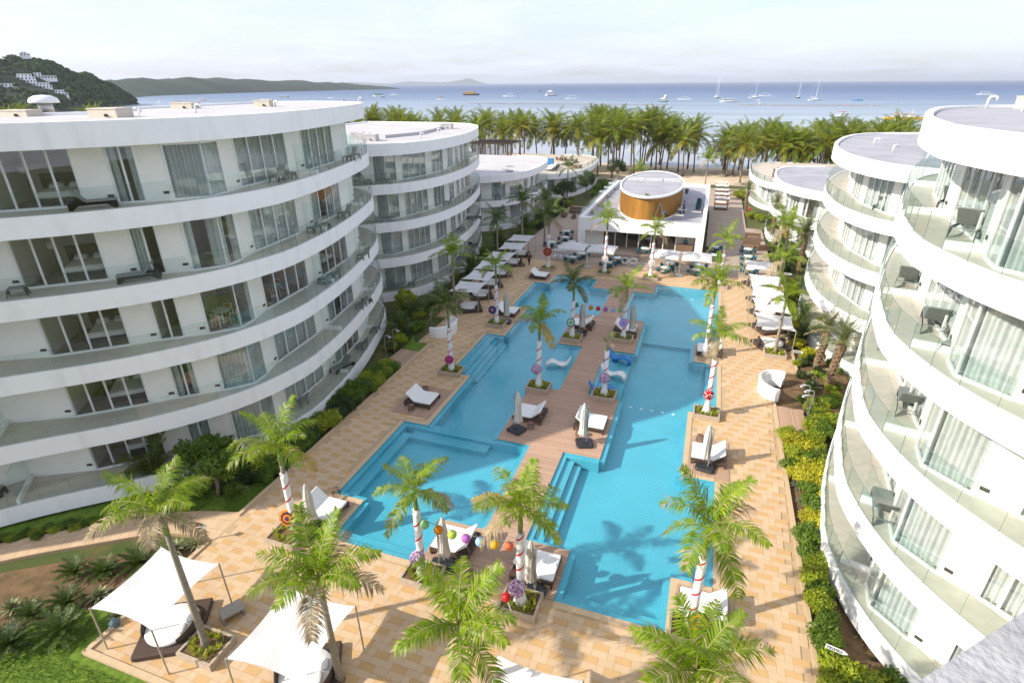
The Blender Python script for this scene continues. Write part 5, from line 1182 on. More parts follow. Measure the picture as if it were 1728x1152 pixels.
for s, x, y, z in TB:
    table('round white table '+s, (x, y, z), 0, None, 'round restaurant tables')
    for k in range(4):
        a = R(180, ) if k == 0 else 0 if k == 1 else R(270) if k == 2 else R(90)
        a += R(20)+rnd.uniform(-.15, .15); chair('teal chair %s of the table %s' % (SIDE[k], s), (x+.78*math.cos(a), y+.78*math.sin(a), z), a+math.pi+math.pi if False else a+math.pi*0+math.pi, None, 'teal chairs') if False else chair('teal chair %s of the table %s' % (SIDE[k], s), (x+.78*math.cos(a), y+.78*math.sin(a), z), a+math.pi, None, 'teal chairs')
def double_parasol(label, x, y):
    T = thing('open_parasol', label, 'parasol', (x, y, 0)); b = MB(); b.lathe([(.6, 0), (.6, .05), (.5, .09), (.06, .12)], n=24); b.build('base', STEEL, T, True)
    b = MB(); b.tube([(0, 0, .05), (0, 0, 2.85)], .05, 10); b.build('mast', PIPE, T); b = MB(); b.bar((-2., 0, 2.8), (2., 0, 2.8), .06, .08); b.build('arm', PIPE, T)
    for sx in (-1, 1):
        b = MB(); c = (sx*1.78, 0, 2.95); w = 1.62; V = [c]; q = []
        for k in range(16):
            f = k/4; i = int(f) % 4; C = [(-1, -1), (1, -1), (1, 1), (-1, 1), (-1, -1)]; t = f-int(f); px = C[i][0]*(1-t)+C[i+1][0]*t; py = C[i][1]*(1-t)+C[i+1][1]*t; sag = .06*math.sin(math.pi*t); q.append((px*(1-.03*math.sin(math.pi*t)), py*(1-.03*math.sin(math.pi*t)), sag))
        V += [(c[0]+p[0]*w, p[1]*w, 2.42+p[2]) for p in q]+[(c[0]+p[0]*w, p[1]*w, 2.22+p[2]) for p in q]
        b.add(V, [(0, 1+k, 1+(k+1) % 16) for k in range(16)]+[(1+k, 17+k, 17+(k+1) % 16, 1+(k+1) % 16) for k in range(16)]); b.build('canopy', SAILM, T)
double_parasol('open twin white square parasol at the left front of the restaurant', -12.8, 65.0); double_parasol('open twin white square parasol at the right front of the restaurant', -1.9, 65.0)
def glasses():
    T = thing('giant_spectacles', 'giant white spectacles frame standing on the restaurant steps', 'decoration', (-8.0, 67.3, .05)); b = MB()
    for sx in (-1, 1):
        P = [(sx*.5+.42*math.cos(a)*(1+.1*math.sin(a)), 0, .45+.36*math.sin(a)) for a in (k*2*math.pi/24 for k in range(25))]; b.tube(P, .075, 8, False)
    b.tube([(-.12, 0, .55), (0, 0, .62), (.12, 0, .55)], .06, 8); b.build('frame', flat('spec_white', (.8, .8, .8), .4), T, True)
    for sx in (-1, 1): q = MB(); q.tube([(sx*.88, 0, .68), (sx*1.02, 0, .82)], [.09, .03], 8); q.build('corner_tip', flat('tip_pink' if sx < 0 else 'tip_blue', (.6, .1, .3) if sx < 0 else (.1, .45, .6)), T)
    for sx in (-1, 1): q = MB(); q.bar((sx*.5, .05, 0), (sx*.5, .3, .0), .5, .05); q.build('foot', PIPE, T)
glasses()
def white_bar():
    T = thing('party_bar', 'white cloth draped curved bar left of the open parasols', 'bar', (-17.0, 68.6, 0)); b = MB(); n = 20; vs = []
    for r, z in ((1.5, 0), (1.42, 1.02), (1.5, 1.08), (.95, 1.08), (1.0, 0)):
        for k in range(n+1): a = R(-130)+R(260)*k/n; q = r*(1+(.02*math.sin(k*2.5) if z < .5 else 0)); vs.append((q*math.cos(a), q*math.sin(a), z))
    b.add(vs, [(i*(n+1)+k, i*(n+1)+k+1, (i+1)*(n+1)+k+1, (i+1)*(n+1)+k) for i in range(4) for k in range(n)]); b.build('counter', WRAP, T, True)
    for i in range(4):
        b = MB(); b.lathe([(.2, 0), (.17, .3), (.2, .62), (.18, .66)], n=12); o = b.build('bar_stool', WRAP, None, True); o.location = (-17.3+i*.75, 66.7, 0); tag(o, 'white covered bar stool, number %s from the left before the draped bar' % ('one', 'two', 'three', 'four')[i], 'stool', 'white bar stools')
white_bar()
def sofa_proto():
    T = thing('wicker_sofa', '', 'sofa', group='dark wicker sofas'); b = MB(); b.box(-.9, .9, -.4, .4, .05, .36); b.box(-.9, .9, .3, .42, .36, .8); b.box(-.9, -.76, -.4, .3, .36, .6); b.box(.76, .9, -.4, .3, .36, .6); b.build('frame', BROWNW, T)
    b = MB(); rbox(b, -.74, .74, -.38, .28, .36, .46, .06); b.build('seat_cushion', mat('taupe_cushion', (.20, .15, .115), rough=.9) if 'taupe_cushion' not in MATS else MATS['taupe_cushion'], T); return T
sofa = Maker(sofa_proto)
for lab, x, y, a in (('dark wicker sofa at the far end of the right plaza', 6.9, 84.5, 0), ('dark wicker sofa facing it on the right plaza', 6.7, 81.6, 180), ('wicker armchair pair nearest the teal tables, left', 6.2, 79.3, 160), ('wicker armchair pair nearest the teal tables, right', 8.0, 79.5, 200), ('long dark wicker sofa on the left plaza', -21.2, 95, 0), ('dark wicker armchair on the left plaza', -22.3, 91.5, 90), ('dark wicker armchair facing it on the left plaza', -20.6, 91.2, -80)): sofa(lab, (x, y, 0), R(a), .9 if 'arm' in lab else 1.2)
# ---- showers, signs
def shower(label, x, y, a):
    T = thing('outdoor_shower', label, 'shower', (x, y, 0), a); b = MB(); b.tube([(0, 0, 0), (0, 0, 2.2), (.06, 0, 2.26), (.5, 0, 2.26)], .035, 8); b.build('post', STEEL, T, True); b = MB(); b.lathe([(.03, 2.24), (.14, 2.16), (.14, 2.13)], (.5, 0, 0), 12); b.build('shower_head', STEEL, T, True); b = MB(); b.tube([(-.05, 0, 1.0), (.14, 0, 1.0)], .03, 6); b.tube([(0, 0, .5), (.14, 0, .5)], .02, 6); b.build('tap', STEEL, T)
shower('left outdoor shower post, nearer', -23.0, 34.9, 0); shower('left outdoor shower post, farther', -23.0, 36.2, 0)
for i, (x, y) in enumerate(((8.1, 35.2), (8.3, 35.9), (8.15, 36.6))): shower('right outdoor shower post, '+('nearest', 'middle', 'farthest')[i], x, y, R(180))
def sign(label, x, y, h, rz, mat_post):
    T = thing('direction_sign', label, 'sign', (x, y, -.15), rz); b = MB(); b.tube([(0, 0, 0), (0, 0, h)], .022, 6); b.build('post', mat_post, T)
    b = MB(); P = [(-.36, -.1), (.24, -.1), (.40, 0), (.24, .1), (-.36, .1)]; n = 5; b.add([(p[0], -.03, h+p[1]) for p in P]+[(p[0], -.005, h+p[1]) for p in P], [tuple(range(n)), tuple(reversed(range(n, 2*n)))]+[(i, n+i, n+(i+1) % n, (i+1) % n) for i in range(n)]); b.build('arrow_board', PIPE, T)
    b = MB(); b.box(-.32, .2, -.034, -.031, h-.065, h+.065); b.build('dark_panel', BLACKP, T)
    b = MB()
    for k in range(4):
        x0 = -.29+k*.125; b.box(x0, x0+.02, -.038, -.035, h-.04, h+.04); b.box(x0+.02, x0+.08, -.038, -.035, h+(.02 if k % 2 else -.04), h+(.04 if k % 2 else -.02)); b.box(x0+.06, x0+.08, -.0385, -.0355, h-.04, h+.02)
    b.build('lettering', PIPE, T)
sign('white arrow sign with dark panel in the near right hedge', 6.9, 17.3, 1.15, R(-12), BLACKP); sign('white arrow sign with dark panel by the nearest right daybed', 8.45, 44.6, 1.25, R(-5), BLACKP); sign('white arrow sign beyond the palms before the second right block', 9.2, 62.5, 2.2, R(-3), BLACKP)
def plain_sign(label, x, y):
    T = thing('garden_sign', label, 'sign', (x, y, -.1)); b = MB(); b.box(-.025, .025, -.025, .025, 0, .95); b.build('post', GREYP, T); b = MB(); b.obox((0, -.02, 1.0), (.32, .03, .2), (R(-50), 0, 0)); b.build('plate', GREYP, T)
plain_sign('small grey tilted plate sign where path meets deck', -21.25, 14.75)
# ---- beach canopies
def beach_bed(label, x, y):
    T = thing('beach_cabana', label, 'cabana', (x, y, 0)); b = MB()
    for sx in (-1.1, 1.1):
        for sy in (-.8, .8): q = MB(); q.tube([(sx, sy, 0), (sx, sy, 1.9)], .04, 6); q.build('post', BROWNW, T)
    n = 8; vs = [(-1.25+2.5*i/n, -.95+1.9*j/2, 1.95+.12*math.sin(math.pi*j/2)+.05*math.cos(i*1.6)) for i in range(n+1) for j in range(3)]; b = MB(); b.add(vs, [(i*3+j, i*3+3+j, i*3+4+j, i*3+1+j) for i in range(n) for j in range(2)]); b.build('canopy', SAILM, T, True)
    b = MB(); rbox(b, -1.05, 1.05, -.75, .75, 0, .35, .08); b.build('bed_base', BROWNW, T); b = MB(); rbox(b, -.95, .95, -.65, .65, .35, .5, .08); b.build('mattress', CUSH, T)
for i in range(5): beach_bed('white roofed beach cabana beside the restaurant, %s from the sea' % ('nearest', 'second', 'third', 'fourth', 'fifth')[i], 2.6, 124-i*4.6)
for i in range(3): beach_bed('white roofed cabana on the left of the beach end, %s' % ('near', 'middle', 'far')[i], -17.9, 106+i*5)
# ---------------------------------------------------------------- balcony and room furniture
def bchair_proto():
    T = thing('balcony_chair', '', 'chair', group='grey balcony chairs'); b = MB()
    for sy in (-.3, .3):
        b.bar((-.28, sy, 0), (-.22, sy, .36), .04, .1); b.bar((.34, sy, 0), (.28, sy, .36), .04, .1); b.bar((-.34, sy, .36), (.32, sy, .36), .04, .07)
    b.build('leg', GREYP, T)
    b = MB(); rbox(b, -.3, .34, -.3, .3, .34, .39, .05); b.build('seat', GREYP, T); b = MB(); rbox(b, -.95, -.28, -.3, .3, .35, .395, .05, tilt=(-.28, .37, R(68))); b.build('backrest', GREYP, T); return T
bchair = Maker(bchair_proto)
def bstool_proto():
    T = thing('balcony_stool', '', 'stool', group='grey balcony stools'); b = MB(); b.box(-.3, .3, -.26, .26, .34, .4); b.build('top', GREYP, T)
    for s in (-1, 1):
        q = MB(); q.add([(s*.3, -.26, .34), (s*.3, .26, .34), (s*.38, .26, 0), (s*.38, .1, 0), (s*.36, .07, .14), (s*.36, -.07, .14), (s*.38, -.1, 0), (s*.38, -.26, 0)], [tuple(range(8)), tuple(reversed(range(8)))]); q.build('side_panel', GREYP, T)
    return T
bstool = Maker(bstool_proto)
def blounge_proto():
    T = thing('balcony_lounger', '', 'sun lounger', group='grey balcony loungers'); b = MB()
    for sy in (-.33, .33): b.add([(-.95, sy, .0), (-.8, sy, .0), (-.55, sy, .2), (.55, sy, .2), (.8, sy, 0), (.95, sy, 0), (.9, sy, .34), (-.95, sy, .34)], [tuple(range(8)), tuple(reversed(range(8)))])
    b.build('side_panel', GREYP, T); b = MB(); rbox(b, -.25, .95, -.34, .34, .32, .37, .04); b.build('seat', GREYP, T); b = MB(); rbox(b, -1.0, -.25, -.33, .33, .33, .375, .04, tilt=(-.25, .35, R(48))); b.build('backrest', GREYP, T)
    b = MB(); b.bar((-.8, -.3, .3), (-.8, .3, .3), .03, .03); b.build('crossbar', STEEL, T); return T
bloung = Maker(blounge_proto)
FL = ['lowest', 'second', 'third', 'fourth', 'top']; n_ = {}
def bal(kind, side, fl, x, y, a):
    where = {'L1': 'near left block', 'R1': 'near right block', 'L2': 'second left block', 'R2': 'second right block', 'L3': 'low left block'}[side]
    key = (kind, side, fl); n_[key] = n_.get(key, 0)+1; ordn = ('', 'second ', 'third ', 'fourth ', 'fifth ')[n_[key]-1]
    z = (TOPS if side in ('L1', 'R1') else [.7, 4.35, 8.0, 11.7] if side in ('L2', 'R2') else [.6, 4.3])[fl]-.05
    f = {'c': bchair, 's': bstool, 'l': bloung}[kind]; nm = {'c': 'grey resin chair', 's': 'grey resin stool', 'l': 'grey resin lounger'}[kind]
    f('%s%s from the camera on the %s balcony of the %s' % (ordn, nm, FL[fl], where), (x, y, z), R(a), (1.18 if side[0] == 'R' else 1.) if kind == 'l' else 1.05, {'c': 'grey balcony chairs', 's': 'grey balcony stools', 'l': 'grey balcony loungers'}[kind])
for d in (('s', 'L1', 4, -30.2, 14.9, 40), ('c', 'L1', 4, -31.2, 14.2, 60), ('l', 'L1', 4, -27.0, 18.35, 50), ('c', 'L1', 4, -23.9, 27.2, 170), ('s', 'L1', 4, -24.0, 28.3, 90), ('c', 'L1', 4, -25.3, 36.5, 190), ('s', 'L1', 4, -25.5, 37.6, 20),
          ('c', 'L1', 3, -31.4, 13.9, 60), ('s', 'L1', 3, -30.8, 14.7, 45), ('s', 'L1', 3, -29.7, 15.5, 45), ('l', 'L1', 3, -26.35, 19.0, 228), ('c', 'L1', 3, -24.0, 29.8, 170), ('s', 'L1', 3, -24.1, 31.0, 60), ('c', 'L1', 3, -24.8, 34.3, 180),
          ('c', 'L1', 2, -24.1, 31.2, 180), ('s', 'L1', 2, -24.2, 30.2, 0), ('c', 'L1', 2, -24.9, 36.2, 170), ('c', 'L1', 1, -24.7, 34.8, 190), ('s', 'L1', 1, -24.9, 35.9, 0), ('s', 'L1', 0, -33.4, 13.0, 20), ('c', 'L1', 0, -23.9, 25.6, 175), ('l', 'L1', 0, -24.4, 31, 258), ('c', 'L1', 0, -25.0, 34.6, 180), ('c', 'L1', 0, -25.7, 37.8, 190),
          ('l', 'R1', 4, 9.3, 24.6, 60), ('s', 'R1', 4, 10.2, 25.6, 20), ('l', 'R1', 4, 10.4, 29.8, 60), ('s', 'R1', 4, 11.1, 30.6, 0), ('l', 'R1', 3, 9.1, 24.4, 75), ('s', 'R1', 3, 9.0, 21.8, -40), ('s', 'R1', 3, 10.0, 24.9, 0), ('l', 'R1', 3, 9.6, 30, 70), ('l', 'R1', 3, 10.8, 17.5, 130), ('l', 'R1', 2, 9.1, 24.2, 75), ('s', 'R1', 2, 10.0, 24.6, 10), ('l', 'R1', 2, 10.0, 31, 70), ('l', 'R1', 1, 8.5, 21.6, 80), ('c', 'R1', 1, 9.4, 29, 20),
          ('c', 'L2', 3, -31.5, 48.0, 30), ('c', 'L2', 3, -29.6, 49.2, 150), ('s', 'L2', 3, -30.5, 48.6, 30), ('c', 'L2', 2, -30.9, 48.3, 30), ('s', 'L2', 2, -29.9, 49.0, 30), ('c', 'L2', 2, -27.8, 58, 180), ('c', 'L2', 2, -28.2, 66, 180), ('c', 'L2', 1, -27.6, 60, 170), ('s', 'L2', 1, -27.7, 61.2, 0), ('l', 'L2', 1, -28.6, 67.5, 200), ('c', 'L2', 0, -30.4, 48.6, 30), ('s', 'L2', 0, -29.7, 49.3, 40), ('c', 'L2', 0, -28.9, 50.2, 200), ('l', 'L2', 0, -28.8, 67, 80), ('c', 'L2', 0, -27.9, 61, 180),
          ('c', 'R2', 3, 15.7, 66.2, 20), ('c', 'R2', 3, 14.2, 61.8, 20), ('l', 'R2', 3, 13.0, 49.0, 40), ('l', 'R2', 2, 14.6, 66, 100), ('c', 'R2', 2, 13.0, 58, 20), ('l', 'R2', 1, 13.8, 64.5, 40), ('s', 'R2', 1, 12.9, 55.5, 30), ('c', 'L3', 1, -28.3, 84.5, 30), ('c', 'L3', 1, -27.9, 86.2, 170), ('s', 'L3', 1, -30.4, 81.3, 40), ('c', 'L3', 1, -27.9, 95, 180)): bal(*d)
# beds, lamps and table seen through the open curtains of the near left block
def bedroom(A, C, n, t, z, key, sg):
    fl, wi = key; w = (C-A).length
    if wi == BAYI or (fl, wi) == (2, 11):
        c = (A+C)/2+n*1.0; T = thing('dining_set_table', 'round table behind the third floor bay window of the near left block' if wi == BAYI else 'round table behind the sliding doors of the near left block', 'table', (c.x, c.y, z)); b = MB(); b.lathe([(.5, .7), (.52, .74)], n=20); b.build('top', TABLE, T); b = MB(); b.lathe([(.25, 0), (.05, .05), (.05, .7)], n=10); b.build('pedestal', FRAME, T)
        for k in range(4):
            a = k*math.pi/2+.4; p = c+Vector((math.cos(a), math.sin(a), 0))*.72; T = thing('white_armchair', 'white framed armchair, %s place at the table inside the near left block%s' % (('right', 'far', 'left', 'near')[k], '' if wi == BAYI else ' behind the doors'), 'chair', (p.x, p.y, z), a+math.pi, 'white armchairs indoors'); b = MB()
            for sx in (-.22, .22):
                for sy in (-.22, .22): b.tube([(sx, sy, 0), (sx, sy, .68 if sx < 0 else .6)], .02, 5)
            for sy in (-.22, .22): b.tube([(-.22, sy, .6), (.22, sy, .6)], .02, 5)
            b.tube([(-.22, -.22, .8), (-.22, .22, .8)], .02, 5); b.tube([(-.22, -.22, .6), (-.22, -.22, .82)], .02, 5); b.tube([(-.22, .22, .6), (-.22, .22, .82)], .02, 5); b.build('frame', FRAME, T); b = MB(); b.box(-.2, .2, -.2, .2, .4, .45); b.box(-.215, -.2, -.18, .18, .5, .78); b.build('seat', mat('rattan', (.42, .22, .07), rough=.8) if 'rattan' not in MATS else MATS['rattan'], T)
        return
    c = A.lerp(C, .66)+n*1.75; a = math.atan2(n.y, n.x); T = thing('bed', 'white bed seen through the glass, %s floor of the near left block%s' % (FL[fl], '' if wi == 5 else ', room %s' % {3: 'at the left edge', 7: 'with narrow window', 13: 'farthest along', 11: 'beyond the bay'}.get(wi, '')), 'bed', (c.x, c.y, z), a)
    b = MB(); b.box(-1.0, 1.0, -.85, .85, .05, .32); b.build('base', DARKW, T); b = MB(); rbox(b, -1.02, 1.0, -.86, .86, .32, .62, .12); b.build('mattress', CUSH, T); b = MB(); b.box(1.02, 1.1, -1.1, 1.1, 0, 1.25); b.build('headboard', DARKW, T)
    for sy in (-.42, .42): q = MB(); rbox(q, .45, .9, sy-.32, sy+.32, .6, .82, .14, tilt=(.7, .7, R(-25))); q.build('pillow', CUSH, T, True)
    p = A.lerp(C, .28)+n*1.9; T = thing('floor_lamp', 'floor lamp with cream shade beside the %s floor bed of the near left block%s' % (FL[fl], '' if wi == 5 else ' (%s)' % {3: 'left edge', 7: 'narrow window', 13: 'farthest', 11: 'beyond bay'}.get(wi, '')), 'lamp', (p.x, p.y, z)); b = MB(); b.lathe([(.15, 0), (.02, .03), (.015, 1.5)], n=8); b.build('stand', BLACKP, T); b = MB(); b.lathe([(.2, 1.42), (.16, 1.7)], n=12); b.build('lamp_shade', CANV, T)
for q in BEDROOMS:
    if q[5][1] not in (3, 7): bedroom(*q)
# ---------------------------------------------------------------- roof fittings
def roof_box(label, x, y, z, sx, sy, sz, m=None):
    T = thing('roof_box', label, 'roof box', (x, y, z), R(12)); b = MB(); b.box(-sx, sx, -sy, sy, 0, sz); b.build('casing', m or BOXC, T); b = MB(); b.box(-sx-.03, sx+.03, -sy-.03, sy+.03, sz, sz+.05); b.build('lid', m or BOXC, T); b = MB(); b.tube([(sx*.3, -sy-.12, sz*.3), (sx*.3, -sy+.02, sz*.3)], .07, 8); b.build('outlet', BLACKP, T)
roof_box('low cream roof box under the mushroom vent', -36.6, 22.5, 19.0, .9, .5, .30); roof_box('largest cream roof box on the near left roof', -30.2, 22.9, 19.0, .8, .6, .42); roof_box('cream roof box far back on the near left roof', -36, 33, 19.0, .8, .5, .35); roof_box('cream roof box near the far end of the near left roof', -32.5, 37, 19.0, .6, .5, .42); roof_box('cream roof box on the near right roof', 17.0, 41.0, 19.0, 1.1, .7, .62)
def mush():
    T = thing('roof_ventilator', 'white mushroom roof ventilator on the near left roof', 'ventilator', (-37.6, 24.6, 19.0)); b = MB(); b.lathe([(.38, 0), (.36, .75)], n=18); b.build('duct', STEEL, T, True); b = MB(); b.lathe([(.30, .62), (.74, .62), (.76, .70), (.68, .88), (.42, 1.02), (.05, 1.06)], n=24); b.build('cap', PIPE, T, True)
mush()
def goose(label, x, y, z, s=1., a=0.):
    b = MB(); b.tube([(0, 0, 0), (0, 0, .38*s), (.06*s, 0, .48*s), (.2*s, 0, .5*s), (.32*s, 0, .46*s), (.36*s, 0, .3*s)], .055*s, 8); o = b.build('vent_pipe', PIPE, None, True); o.location = (x, y, z); o.rotation_euler = (0, 0, a); tag(o, label, 'vent pipe')
goose('white bent vent pipe in the middle of the near left roof', -29.2, 27.4, 19.0, 1, .3); goose('white vent stub right of the big cream box', -28.6, 23.2, 19.0, .8, 2); goose('white vent pipe near the end of the near left roof', -30.8, 36, 19.0, .9); goose('white bent vent pipe left of the pair on the near right roof', 14.5, 41.5, 19.0, 1.3, .2); goose('left of the two joined vent pipes on the near right roof', 14.3, 36.5, 19.0, 1.2, .3); goose('right of the two joined vent pipes on the near right roof', 14.9, 36.4, 19.0, 1.2, .2)
goose('vent pipe near the tip of the second right roof', 13.5, 60, 15.25, 1.2, 0); goose('vent pipe in the middle of the second right roof', 13.6, 54, 15.25, 1.2, .5); goose('vent stub at the front of the second right roof', 14.6, 49, 15.25, 1.1, .5); goose('vent pipe at the front of the second left roof', -29.6, 56, 15.25, 1.1, .5); goose('vent pipe at the middle of the second left roof', -30.5, 62, 15.25, 1.1, .5)
for i, (x, y, s) in enumerate(((-33.2, 52, .7), (-34.6, 53, .6), (-36, 54, .6), (-32.6, 69, .7))): roof_box('white plant box on the second left roof, %s' % ('front', 'middle', 'rear', 'far end')[i], x, y, 15.25, s, s*.8, .6, ROOFW)
def long_curb():
    b = MB(); P = [(-33.4, 55), (-31.8, 60), (-33, 68), (-35.4, 70)]
    for i in range(3): b.bar((*P[i], 15.4), (*P[i+1], 15.4), .3, .35)
    tag(b.build('roof_curb', ROOFW), 'low bent curb wall on the second left roof', 'curb')
long_curb()
for i, (x, y) in enumerate(((-30.8, 86), (-31.6, 90), (-29.6, 84.6))): roof_box('flat vent box on the low left roof, %s' % ('second', 'farthest', 'nearest')[i], x, y, 7.95, .55, .35, .2, ROOFW)
roof_box('flat skylight box on the low right roof', 17, 92, 7.95, 1., .5, .2, ROOFW)
# ---------------------------------------------------------------- terrace pergola and furniture
def pergola():
    T = thing('pergola', 'dark slatted timber pergola on the far left roof terrace', 'pergola', (-46.5, 124, 4.42)); W, D, H = 4.6, 3.2, 4.0
    for x in (-W, -W/3, W/3, W):
        for y in (-D, D): q = MB(); q.box(x-.12, x+.12, y-.12, y+.12, 0, H); q.build('post', DARKW, T)
    for k in range(16):
        q = MB(); z = .25+k*.24; q.box(-W, W, -D-.03, -D+.03, z, z+.11); q.build('slat', DARKW, T); q = MB(); q.box(-W-.03, -W+.03, -D, D, z, z+.11); q.build('slat', DARKW, T)
    for k in range(22): q = MB(); x = -W-.2+k*.45; q.obox((x, 0, H+.25-.12*abs(x)/W), (.1, 2*D+.6, .2)); q.build('rafter', DARKW, T)
    q = MB(); q.box(-W-.3, W+.3, -D-.3, -D-.1, H-.05, H+.2); q.box(-W-.3, W+.3, D+.1, D+.3, H-.05, H+.2); q.build('beam', DARKW, T)
pergola()
def tset(label, x, y, z):
    T = thing('terrace_table', 'square white table '+label, 'table', (x, y, z)); b = MB(); b.box(-.5, .5, -.5, .5, .68, .74); b.build('top', TABLE, T); b = MB(); b.box(-.4, .4, -.4, .4, 0, .679); b.build('base', BROWNW, T)
    for k in range(4):
        a = k*math.pi/2+.2; p = Vector((x, y, 0))+Vector((math.cos(a), math.sin(a), 0))*.95; T = thing('wicker_armchair', 'brown wicker chair, %s side of the table %s' % (('right', 'far', 'left', 'near')[k], label), 'chair', (p.x, p.y, z), a+math.pi, 'brown wicker terrace chairs'); b = MB(); b.box(-.3, .3, -.3, .3, .1, .42); b.box(-.32, -.22, -.3, .3, .42, .85); b.box(-.22, .25, -.32, -.24, .42, .62); b.box(-.22, .25, .24, .32, .42, .62); b.build('frame', BROWNW, T); b = MB(); b.box(-.2, .26, -.22, .22, .42, .5); b.build('cushion', CUSH, T)
for s, x, y in (('nearest on the far left terrace', -26.6, 117.5), ('second on the far left terrace', -28.6, 121.5), ('third on the far left terrace', -29.6, 127), ('farthest on the far left terrace', -32.6, 129)): tset(s, x, y, 4.42)
for s, x, y in (('near on the far right terrace', 12.2, 115.5), ('far on the far right terrace', 12.8, 121.5), ('behind on the far right terrace', 15, 118.5)): tset(s, x, y, 4.42)
for i in range(4): lounger('white lounger on the far left terrace, %s from the camera' % ('first', 'second', 'third', 'fourth')[i], (-30.5-.25*i, 112.5+i*1.9, 4.42), R(170), .9, 'white terrace loungers')
def tank(): b = MB(); b.box(-.7, .7, -.4, .4, 0, 1.2); b.box(-.75, .75, -.45, .45, 1.2, 1.28); o = b.build('blue_screen', flat('blue_panel', (.03, .20, .42), .5)); o.location = (-33, 121, 4.42); tag(o, 'blue panel box beside the white terrace loungers', 'screen')
tank()
# ---------------------------------------------------------------- roof deck of the restaurant
def ladder(label, x, y, z, rz):
    T = thing('step_ladder', label, 'ladder', (x, y, z), rz); 
    for s, nm in ((-1, 'front_frame'), (1, 'rear_frame')):
        b = MB()
        for sy in (-.28, .28): b.bar((s*.75, sy*1.3, 0), (s*.06, sy, 2.35), .06, .04)
        for k in range(7): t = (k+.7)/7.6; b.bar((s*(.75-.69*t), -.28*(1.3-.3*t), 2.35*t), (s*(.75-.69*t), .28*(1.3-.3*t), 2.35*t), .05, .03)
        b.build(nm, STEEL, T)
    b = MB(); n = 8; vs = [(-.55+.5*math.sin(i*.4)+.75, -.32+.08*j+.05*math.sin(i+j), 2.3-i*.2) for i in range(n) for j in range(8)]; b.add(vs, [(i*8+j, i*8+j+1, i*8+9+j, i*8+8+j) for i in range(n-1) for j in range(7)]); b.build('blue_cloth', flat('cloth_blue', (.10, .22, .42), .9), T)
ladder('aluminium step ladder with blue cloth before the oval pavilion', -5.6, 75.2, 3.9, R(10))
def trestle(label, x, y):
    T = thing('work_table', label, 'table', (x, y, 3.9)); b = MB(); b.box(-.7, .7, -.3, .3, .72, .76); b.build('top', flat('ply', (.55, .5, .42)), T)
    for sx in (-.6, .6):
        for sy in (-.25, .25): q = MB(); q.bar((sx, sy, 0), (sx*.95, sy*.9, .72), .03, .03); q.build('leg', STEEL, T)
trestle('narrow white work table on the restaurant roof beside the ladder', -3.2, 76.2); trestle('white work table by the seated workman', -2.9, 79.8); trestle('white work table at the stacked furniture', -1.1, 79.0)
def stack():
    for i in range(7): chair('dark stacked chair on the restaurant roof, %s along the parapet' % ('first', 'second', 'third', 'fourth', 'fifth', 'sixth', 'seventh')[i], (-1.0+.12*(i % 2), 83+i*1.1, 3.9), R(90), None, 'chairs stored on the restaurant roof')
    b = MB(); b.lathe([(.25, 0), (.3, .7), (.32, .72), (.3, .8)], n=12); o = b.build('waste_bin', GREYP, None, True); o.location = (-3.2, 97, 3.9); tag(o, 'dark grey bin beside the oval pavilion on the roof', 'bin')
    for i, y in enumerate((77, 82.5, 90, 97)): b = MB(); b.box(-.2, .2, -.2, .2, 0, .35); b.lathe([(.14, .35), (.1, .6)], n=8); o = b.build('roof_lamp_box', GREYP); o.location = (-14.8, y, 3.9); tag(o, 'small grey lamp box along the left roof parapet, %s' % ('first', 'second', 'third', 'fourth')[i], 'lamp')
stack()
